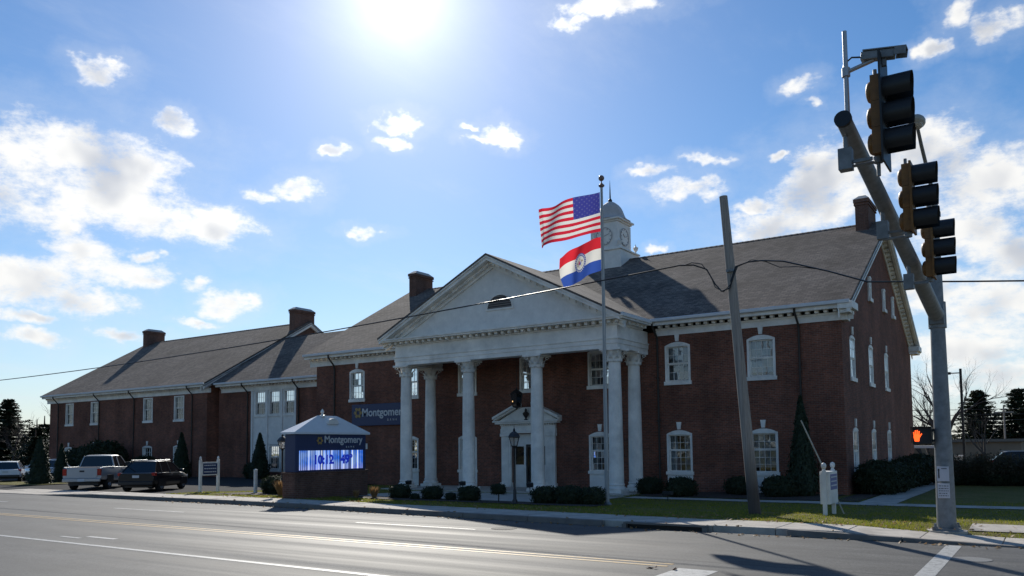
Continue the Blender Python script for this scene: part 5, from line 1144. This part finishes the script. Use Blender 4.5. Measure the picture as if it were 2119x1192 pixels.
for (x, y, s, lb_) in ((-20.75, 24.2, .42, 'tiny low shrub between the two left clipped shrubs'), (-19.35, 24.65, .5, 'tiny low shrub left of the shrub before the second column')):
    plant('low_shrub', SH2, (x, y, lawn_z(x, y)-.02), lb_, 'shrub', 'low shrubs in the front bed', (s, s, s*1.1))
tpi = empty('topiary', (-16.75, 24.1, lawn_z(-16.7, 24.1)), 'small clipped topiary on a bare stem left of the post lantern', 'topiary')
b = MB(); b.tube([(0,0,-.05), (.01,0,.25), (0,.01,.5)], .025, 7); b.build('stem', M['bark'], tpi, local=True, smooth=60)
o = bpy.data.objects.new('foliage', SH2); COL.objects.link(o); o.parent = tpi; o.location = (0, 0, .30); o.scale = (.62, .62, .65)
for (x, y, s, lb_) in ((-13.1, 32.2, 1.0, 'rounded mound shrub below the left of the two right windows'), (-15.0, 33.3, .9, 'dark rounded shrub beside the right end of the porch'), (-9.45, 33.5, 1.05, 'rounded mound shrub below the rightmost front window'), (-11.35, 34.4, .95, 'tall dark shrub hidden behind the utility pole')):
    plant('mound_shrub', SHB, (x, y, lawn_z(x, y)-.03), lb_, 'shrub', 'mound shrubs along the front wall', (s, s, s*1.1), random.uniform(0, 3))
for i in range(9):
    y = 36.6+i*1.75; plant('side_shrub', SHH, (-6.15+random.uniform(-.1, .1), y, -.08), ('dark leafy shrub along the right side wall, '+('first', 'second', 'third', 'fourth', 'fifth', 'sixth', 'seventh', 'eighth', 'ninth')[i]+' from the front corner'), 'shrub', 'shrubs along the side wall', (random.uniform(.85, 1.1), random.uniform(.9, 1.1), random.uniform(.6, .98)), random.uniform(0, 3))
for (x, y, s, lb_) in ((-66.0, 37.4, 1.9, 'large dark shrub behind the pickup truck bed'), (-69.8, 37.8, 1.6, 'large dark shrub at left behind the pickup truck'), (-61.0, 38.0, 1.1, 'dark shrub by the wing wall behind the black vehicle'), (-29.4, 24.6, .55, 'low dark shrub between the white post and the post lantern'), (-28.6, 24.3, .5, 'low dark shrub left of the monument sign'), (-48.6, 38.9, .8, 'dark shrub below the triple windows'), (-40.5, 38.6, .8, 'dark shrub left of the main block corner')):
    plant('dark_shrub', SHH, (x, y, (lawn_z(x, y) if x > -33 else -.05)-.05), lb_, 'shrub', 'dark shrubs near the walls', (s, s, s), random.uniform(0, 3))
def cone_mesh(h, r, n, size, seed):
    random.seed(seed); b = MB()
    for i in range(n):
        t = random.random()**.8; a = random.uniform(0, 2*pi); rr_ = r*(1-t)**.85*(1+.30*noise.noise((a*1.6, t*7, seed)))*(random.uniform(.8, 1.05) if random.random() < .85 else random.uniform(1., 1.25))+.02
        if t < .08: rr_ *= .75+3*t
        d = Vector((cos(a), sin(a), .5)); leaf_card(b, Vector((cos(a)*rr_, sin(a)*rr_, .05+h*t)), (d+rnd_dir()*.7).normalized(), size*random.uniform(.7, 1.3), 1.9)
    b.lathe([(r*.7, .05), (r*.86, h*.08), (r*.70, h*.3), (r*.45, h*.6), (r*.2, h*.85), (.01, h*.98)], n=14); return b.mesh('crown', M['needle'], None, fix=False)
CN = cone_mesh(3.1, .74, 4200, .10, 5); TR = MB().tube([(0,0,-.1), (0,0,.25)], [.07, .06], 8).mesh('trunk', M['bark'], 60)
for (x, y, s, w_, lb_) in ((-54.8, 26.9, 1.0, 1.0, 'tall cone shaped evergreen left of the pickup truck'), (-56.6, 29.2, .85, .75, 'narrow evergreen just behind the cone shaped tree at left'), (-54.9, 37.2, 1.1, 1.0, 'cone shaped evergreen against the wing behind the black vehicle'), (-47.3, 38.3, 1.05, 1.0, 'cone shaped evergreen in the corner left of the triple windows'), (-8.7, 34.4, 1.30, .85, 'tall narrow evergreen against the right end of the front wall')):
    e = empty('evergreen_tree', (x, y, -.08), lb_, 'tree', 'cone shaped evergreens', random.uniform(0, 6)); e.scale = (w_, w_, s)
    for n, me in (('crown', CN), ('trunk', TR)): o = bpy.data.objects.new(n, me); COL.objects.link(o); o.parent = e
def tuft_mesh(n, h, sp, seed, w=.012):
    random.seed(seed); b = MB()
    for i in range(n):
        a = random.uniform(0, 2*pi); r = random.random()**.5*sp*.4; o = Vector((cos(a)*r, sin(a)*r, 0)); l = h*random.uniform(.6, 1.1); tip = o+Vector((cos(a)*sp*random.uniform(.4, 1.2), sin(a)*sp*random.uniform(.4, 1.2), l)); mid = o.lerp(tip, .55)+Vector((0, 0, l*.14)); s = Vector((-sin(a), cos(a), 0))*w
        b.add([o-s, o+s, mid+s, mid-s, tip], [(0, 1, 2, 3), (3, 2, 4)])
    return b.mesh('blades', M['dry'], None, fix=False)
TF = tuft_mesh(260, .5, .22, 8)
for (x, y, s, lb_) in ((-22.7, 24.0, .85, 'dry tan ornamental grass right of the monument sign'), (-23.3, 23.6, .6, 'smaller dry tan grass at the right foot of the monument sign'), (-26.9, 22.9, 1.2, 'dry reddish ornamental grass left of the monument sign')):
    e = empty('ornamental_grass', (x, y, lawn_z(x, y)), lb_, 'ornamental grass', 'dry grasses by the monument sign'); e.scale = (s, s, s*1.1); o = bpy.data.objects.new('blades', TF); COL.objects.link(o); o.parent = e
# bare trees
def bare_tree(h, seed, spread=.55, lean=0., depth=6, r0=.2):
    random.seed(seed); tr = MB(); tw = MB()
    def grow(p, d, l, r, k):
        n = 3 if k < 3 else 2; pts = [p]; rs = [r]
        for i in range(n):
            d = (d+rnd_dir()*.16+Vector((0, 0, .05 if k < 4 else .02))).normalized(); pts.append(pts[-1]+d*l/n); rs.append(r*(1-.38*(i+1)/n))
        (tr if k < 2 else tw).tube(pts, rs, 8 if k < 2 else (5 if k < 4 else 3))
        if k >= depth: return
        m = 3 if k < 2 else random.choice((2, 3, 3))
        for i in range(m):
            q = pts[-1] if i == 0 else pts[random.randint(max(1, n-1), n)]
            nd = (d+rnd_dir()*(spread if i else spread*.6)+Vector((0, 0, .12))).normalized(); grow(q, nd, l*random.uniform(.62, .86), rs[-1]*random.uniform(.6, .85), k+1)
    grow(Vector((0, 0, -.2)), Vector((lean, 0, 1)).normalized(), h*.27, r0, 0)
    return tr.mesh('trunk', M['bark'], 60, fix=False), tw.mesh('crown', M['twig'], 60, fix=False)
BT = [bare_tree(11.5, 3, .8, -.10, 6, .46), bare_tree(12, 12, .65, .1, 6, .5), bare_tree(9, 21, .75, 0., 6, .32)]
for (k, x, y, z, s, lb_) in ((0, -6.6, 72, -.6, 1.05, 'bare spreading tree behind the right gable corner'), (2, -5.4, 88, -1.2, .9, 'small bare tree behind the parking lot light pole'), (1, -99, 50, -.4, .95, 'leafless tree left of the gabled wing roof'), (0, -91, 42, -.4, .62, 'leafless tree in front of the left evergreens'), (2, -97, 42, -.4, .75, 'leafless tree above the parked cars at far left'), (0, -9.5, 80, -.9, .9, 'leafless tree close beside the right gable wall, behind another'), (2, -92, 58, -.4, 1.3, 'leafless tree rising behind the left roof end'), (0, -134, 76, -.8, 1.45, 'tall leafless tree farthest back above the left roof slope'), (1, -3.0, 112, -1.6, .6, 'thin bare tree between the two dark conifers at right'), (0, -1.2, 100, -1.4, .75, 'broad bare tree at the right picture edge behind the low building'), (2, -11.5, 96, -1.4, .9, 'bare tree farthest back beside the right gable wall')):
    e = empty('bare_tree', (x, y, z), lb_, 'tree', 'leafless trees in the background', random.uniform(0, 6)); e.scale = (s, s, s)
    for n, me in zip(('trunk', 'crown'), BT[k]): o = bpy.data.objects.new(n, me); COL.objects.link(o); o.parent = e
def conifer_mesh(h, r, seed, tiers=22):
    random.seed(seed); b = MB()
    for t in range(tiers):
        f = t/tiers; z = h*(.10+.9*f); rr_ = r*(1-f)**.8+.12; nb = 9 if f < .7 else 6
        for k in range(nb):
            a = 2*pi*(k+random.random()*.8)/nb; l = rr_*random.uniform(.55, 1.15); d = Vector((cos(a), sin(a), -.18+.45*f))
            n = 12
            for i in range(n):
                q = (i+.6)/n; p = Vector((0, 0, z))+d*l*q+Vector((0, 0, -.10*l*q*q))
                for s in range(4): leaf_card(b, p+rnd_dir()*.16, (Vector((0, 0, 1))+rnd_dir()*.8).normalized(), .30*(1.15-q*.5)*random.uniform(.7, 1.2), 1.8)
    return b.mesh('crown', M['needle'], None, fix=False)
CF = [conifer_mesh(9.5, 3.6, 31, 20), conifer_mesh(7.0, 4.2, 33, 14)]; CT = MB().tube([(0,0,-.2), (0,0,4), (0,0,8)], [.22, .14, .04], 8).mesh('trunk', M['bark'], 60)
for (k, x, y, z, s, lb_) in ((0, -7.6, 112, -1.6, 1.12, 'tall dark conifer right of the parking lot light pole'), (0, -3.4, 112, -1.6, 1.12, 'dark conifer at the right edge behind the low building'), (1, -11.5, 120, -1.6, .72, 'low dark conifer just right of the signal pole'), (1, -5.6, 122, -1.6, .85, 'bushy dark conifer between the two tall conifers'), (1, -1.0, 116, -1.6, .95, 'bushy dark conifer at the far right edge'), (0, -104.5, 47.5, -.4, 1.0, 'dark conifer at the far left edge'),
                         (1, -101, 50, -.4, .9, 'bushy evergreen left of the wing corner'), (1, -92.5, 45, -.4, .8, 'evergreen thicket tree beside the wing end wall'), (1, -88, 46, -.4, .85, 'evergreen right behind the wing end wall'), (1, -84.5, 41, -.4, .62, 'low evergreen at the left corner of the wing'), (1, -90, 38, -.4, .62, 'low evergreen in front of the wing end wall'), (1, -95, 39.5, -.4, .7, 'broad evergreen above the parked cars at far left'), (1, -103, 44, -.4, .8, 'broad evergreen at the left picture edge')):
    e = empty('conifer_tree', (x, y, z), lb_, 'tree', 'dark conifers in the background', random.uniform(0, 6)); e.scale = (s*1.35, s*1.35, s*.94)
    for n, me in (('crown', CF[k]), ('trunk', CT)): o = bpy.data.objects.new(n, me); COL.objects.link(o); o.parent = e
# winter hedge on the right
def brush_mesh(n, h, r, seed):
    random.seed(seed); b = MB()
    for i in range(n):
        a = random.uniform(0, 2*pi); o = Vector((cos(a)*r*.35*random.random(), sin(a)*r*.35*random.random(), 0)); tip = Vector((cos(a)*r*random.uniform(.3, 1.1), sin(a)*r*random.uniform(.3, 1.1), h*random.uniform(.55, 1.08))); mid = o.lerp(tip, .5)+rnd_dir()*.12; b.tube([o, mid, tip], [.012, .008, .003], 3)
        for k in range(7): leaf_card(b, o.lerp(tip, random.uniform(.3, 1))+rnd_dir()*.15, rnd_dir(), .07)
    return b.mesh('branches', M['winter'], None, fix=False)
BR = brush_mesh(420, 1.45, .95, 9)
for i in range(6):
    e = empty('winter_hedge_bush', (-4.6+i*1.0, 46.2+.3*(i % 2), -.08), 'brown leafless hedge bush behind the signal pole, '+('first', 'second', 'third', 'fourth', 'fifth', 'sixth')[i]+' from left', 'bush', 'bare hedge behind the signal pole', i*1.3); e.scale = (1, 1, random.uniform(.9, 1.1))
    o = bpy.data.objects.new('branches', BR); COL.objects.link(o); o.parent = e
    o = bpy.data.objects.new('low_foliage', SHH); COL.objects.link(o); o.parent = e; o.scale = (.75, .75, .42)
# low building, cabinet and poles on the far right lot
fb = empty('low_building', (-9.5, 97, -1.5), 'long low tan building beyond the far parking lot at right', 'building')
tan = mat('tan_wall', (.30, .22, .15), .85, var=.15, vscale=.8)
MB().box(-7.5, 6.6, 0, 8, 0, 3.55).build('wall', tan, fb, local=True); MB().box(-7.8, 6.9, -.4, 8.4, 3.56, 3.85).build('roof', mat('flat_roof_edge', (.22, .18, .14), .8), fb, local=True)
for x in (-6, -3, 0, 3): MB().box(x-.5, x+.5, -.04, .02, 1.0, 2.3).build('window', M['carglass'], fb, local=True)
MB().box(4.6, 5.6, -.04, .02, 0, 2.2).build('door', M['dark'], fb, local=True)
cp = empty('drive_canopy', (-9.6, 76, -.8), 'pale flat canopy on thin posts just left of the signal pole', 'canopy')
MB().box(-2.2, 1.6, -1.5, 1.5, 2.4, 2.6).build('canopy_roof', M['white2'], cp, local=True)
for x in (-1.9, 1.3): MB().box(x-.06, x+.06, -.06, .06, -.3, 2.4).build('post', M['white2'], cp, local=True)
cb = empty('utility_cabinet', (-5.1, 58.6, -.1), 'small white utility cabinet beside the parking lot light pole', 'cabinet')
MB().box(-.28, .28, -.22, .22, 0, 1.35).build('cabinet_body', M['white2'], cb, local=True, bev=.02); MB().box(-.2, .2, -.235, -.22, .15, .55).build('vent', M['black'], cb, local=True)
lp = empty('parking_light', (-4.75, 57.5, -.1), 'dark square parking lot light pole right of the signal pole', 'light pole')
MB().box(-.07, .07, -.07, .07, 0, 6.75).build('pole', M['dark'], lp, local=True); MB().box(-1.15, -.55, -.2, .2, 6.42, 6.56).build('lamp_head', M['dark'], lp, local=True); MB().box(-.6, 0, -.04, .04, 6.46, 6.52).build('arm', M['dark'], lp, local=True)
pp = empty('distant_utility_pole', (-4.6, 104, -1.5), 'thin distant utility pole with crossarm in front of the right conifers', 'utility pole')
MB().cyl((0,0,0), (0,0,7.4), .11, .08, 8).build('pole_shaft', M['wood'], pp, local=True); MB().box(-.9, .9, -.06, .06, 6.7, 6.85).build('crossarm', M['wood'], pp, local=True)
for i, z in enumerate((5.9, 5.3, 4.7)): cable(span((-30, 101, z+.2), (20, 107, z), .35, 16), .03, 'distant_cable', 'thin distant overhead line, '+('upper', 'middle', 'lower')[i]+' of three behind the signal pole')
lp2 = empty('lot_light_pole', (-62, 24.6, 0), 'thin dark light pole at the far left behind the evergreen', 'light pole')
MB().cyl((0,0,0), (0,0,4.6), .06, n=8).build('pole', M['dark'], lp2, local=True); MB().box(-.35, .35, -.12, .12, 4.55, 4.65).build('lamp_head', M['dark'], lp2, local=True)
# ------------------------------------------------------------------ grass and leaf litter
random.seed(5); gb_ = MB(); cnt = 0
def blocked(x, y):
    return (-26.5 < x < -15 and 25.2 < y < 31) or (-14.8 < x and 30.15 < y < 31.35) or (-6.0 < x < -4.75 and y > 31.2) or (x > -1.75 and 21.3 < y < 22.4) or (-15 < x < -7.3 and y > 31.6) or (-24.2 < x < -12.6 and 23.4 < y < 25.1) or (-31.4 < x < -26.8 and 23 < y < 25.6) or (x-TP[0])**2+(y-TP[1])**2 < .19
while cnt < 52000:
    x = random.uniform(-33.5, 1.2); y = yk(x)+1.67+random.random()**1.5*13
    if blocked(x, y): continue
    if noise.noise((x*.9, y*.9, 4)) < -.22 and random.random() < .8: continue
    z = lawn_z(x, y)-.01; h = random.uniform(.03, .075)*(1+.5*noise.noise((x*.5, y*.5, 9))); a = random.uniform(0, pi); dx, dy = cos(a)*.012, sin(a)*.012; lx, ly = random.uniform(-.03, .03), random.uniform(-.03, .03)
    n0 = len(gb_.v); gb_.v += [(x-dx, y-dy, z), (x+dx, y+dy, z), (x+lx, y+ly, z+h)]; gb_.f.append((n0, n0+1, n0+2)); gb_.m.append(0); cnt += 1
tag(gb_.build('grass', M['grass'], o=(0, 0, 0), fix=False), 'short winter lawn grass between the sidewalk and the bank', 'grass', kind='stuff')
lf_ = MB(); random.seed(3)
for i in range(900):
    x = random.uniform(-33, 0); y = yk(x)+random.choice((-.12, -.25, 1.7, 1.8, 2.3, 3.0))+random.gauss(0, .15); z = .012 if y < yk(x) else (.165 if y < yk(x)+1.7 else lawn_z(x, y)+.03)
    leaf_card(lf_, Vector((x, y, z+.012)), (Vector((0, 0, 1))+rnd_dir()*.5).normalized(), random.uniform(.05, .1), 1.3)
tag(lf_.build('fallen_leaves', M['dry'], o=(0, 0, 0), fix=False), 'scattered dry brown leaves along the gutter and lawn edge', 'leaves', kind='stuff')
for i, (x, y) in enumerate(((-5.82, 12.92), (-5.42, 12.98))):
    b = MB(); random.seed(40+i); 
    for k in range(3): leaf_card(b, Vector((x+random.gauss(0, .03), y+random.gauss(0, .02), .015+.012*k)), (Vector((0, 0, 1))+rnd_dir()*.35).normalized(), .085, 1.5)
    tag(b.build('dead_leaf', mat('dead_leaf_brown', (.10, .045, .03), .8), fix=False), ('flat' if i == 0 else 'curled')+' dark dead leaf on the road beside the stop line', 'leaf', 'dead leaves by the stop line')

# the wooded far side of the street, seen only in the window glass
random.seed(77); tl_ = MB()
for i in range(5200):
    x = random.uniform(-120, 60); hmax = 7.5+3.5*noise.noise((x*.05, 0, 2))+2.5*noise.noise((x*.22, 0, 5)); z = random.random()**.8*hmax
    leaf_card(tl_, Vector((x, -46+random.gauss(0, 3), z)), (Vector((0, 1, .3))+rnd_dir()*.9).normalized(), random.uniform(.5, 1.2), 1.6)
tag(tl_.build('far_treeline', M['winter'], o=(0, -46, 0), fix=False), kind='stuff')
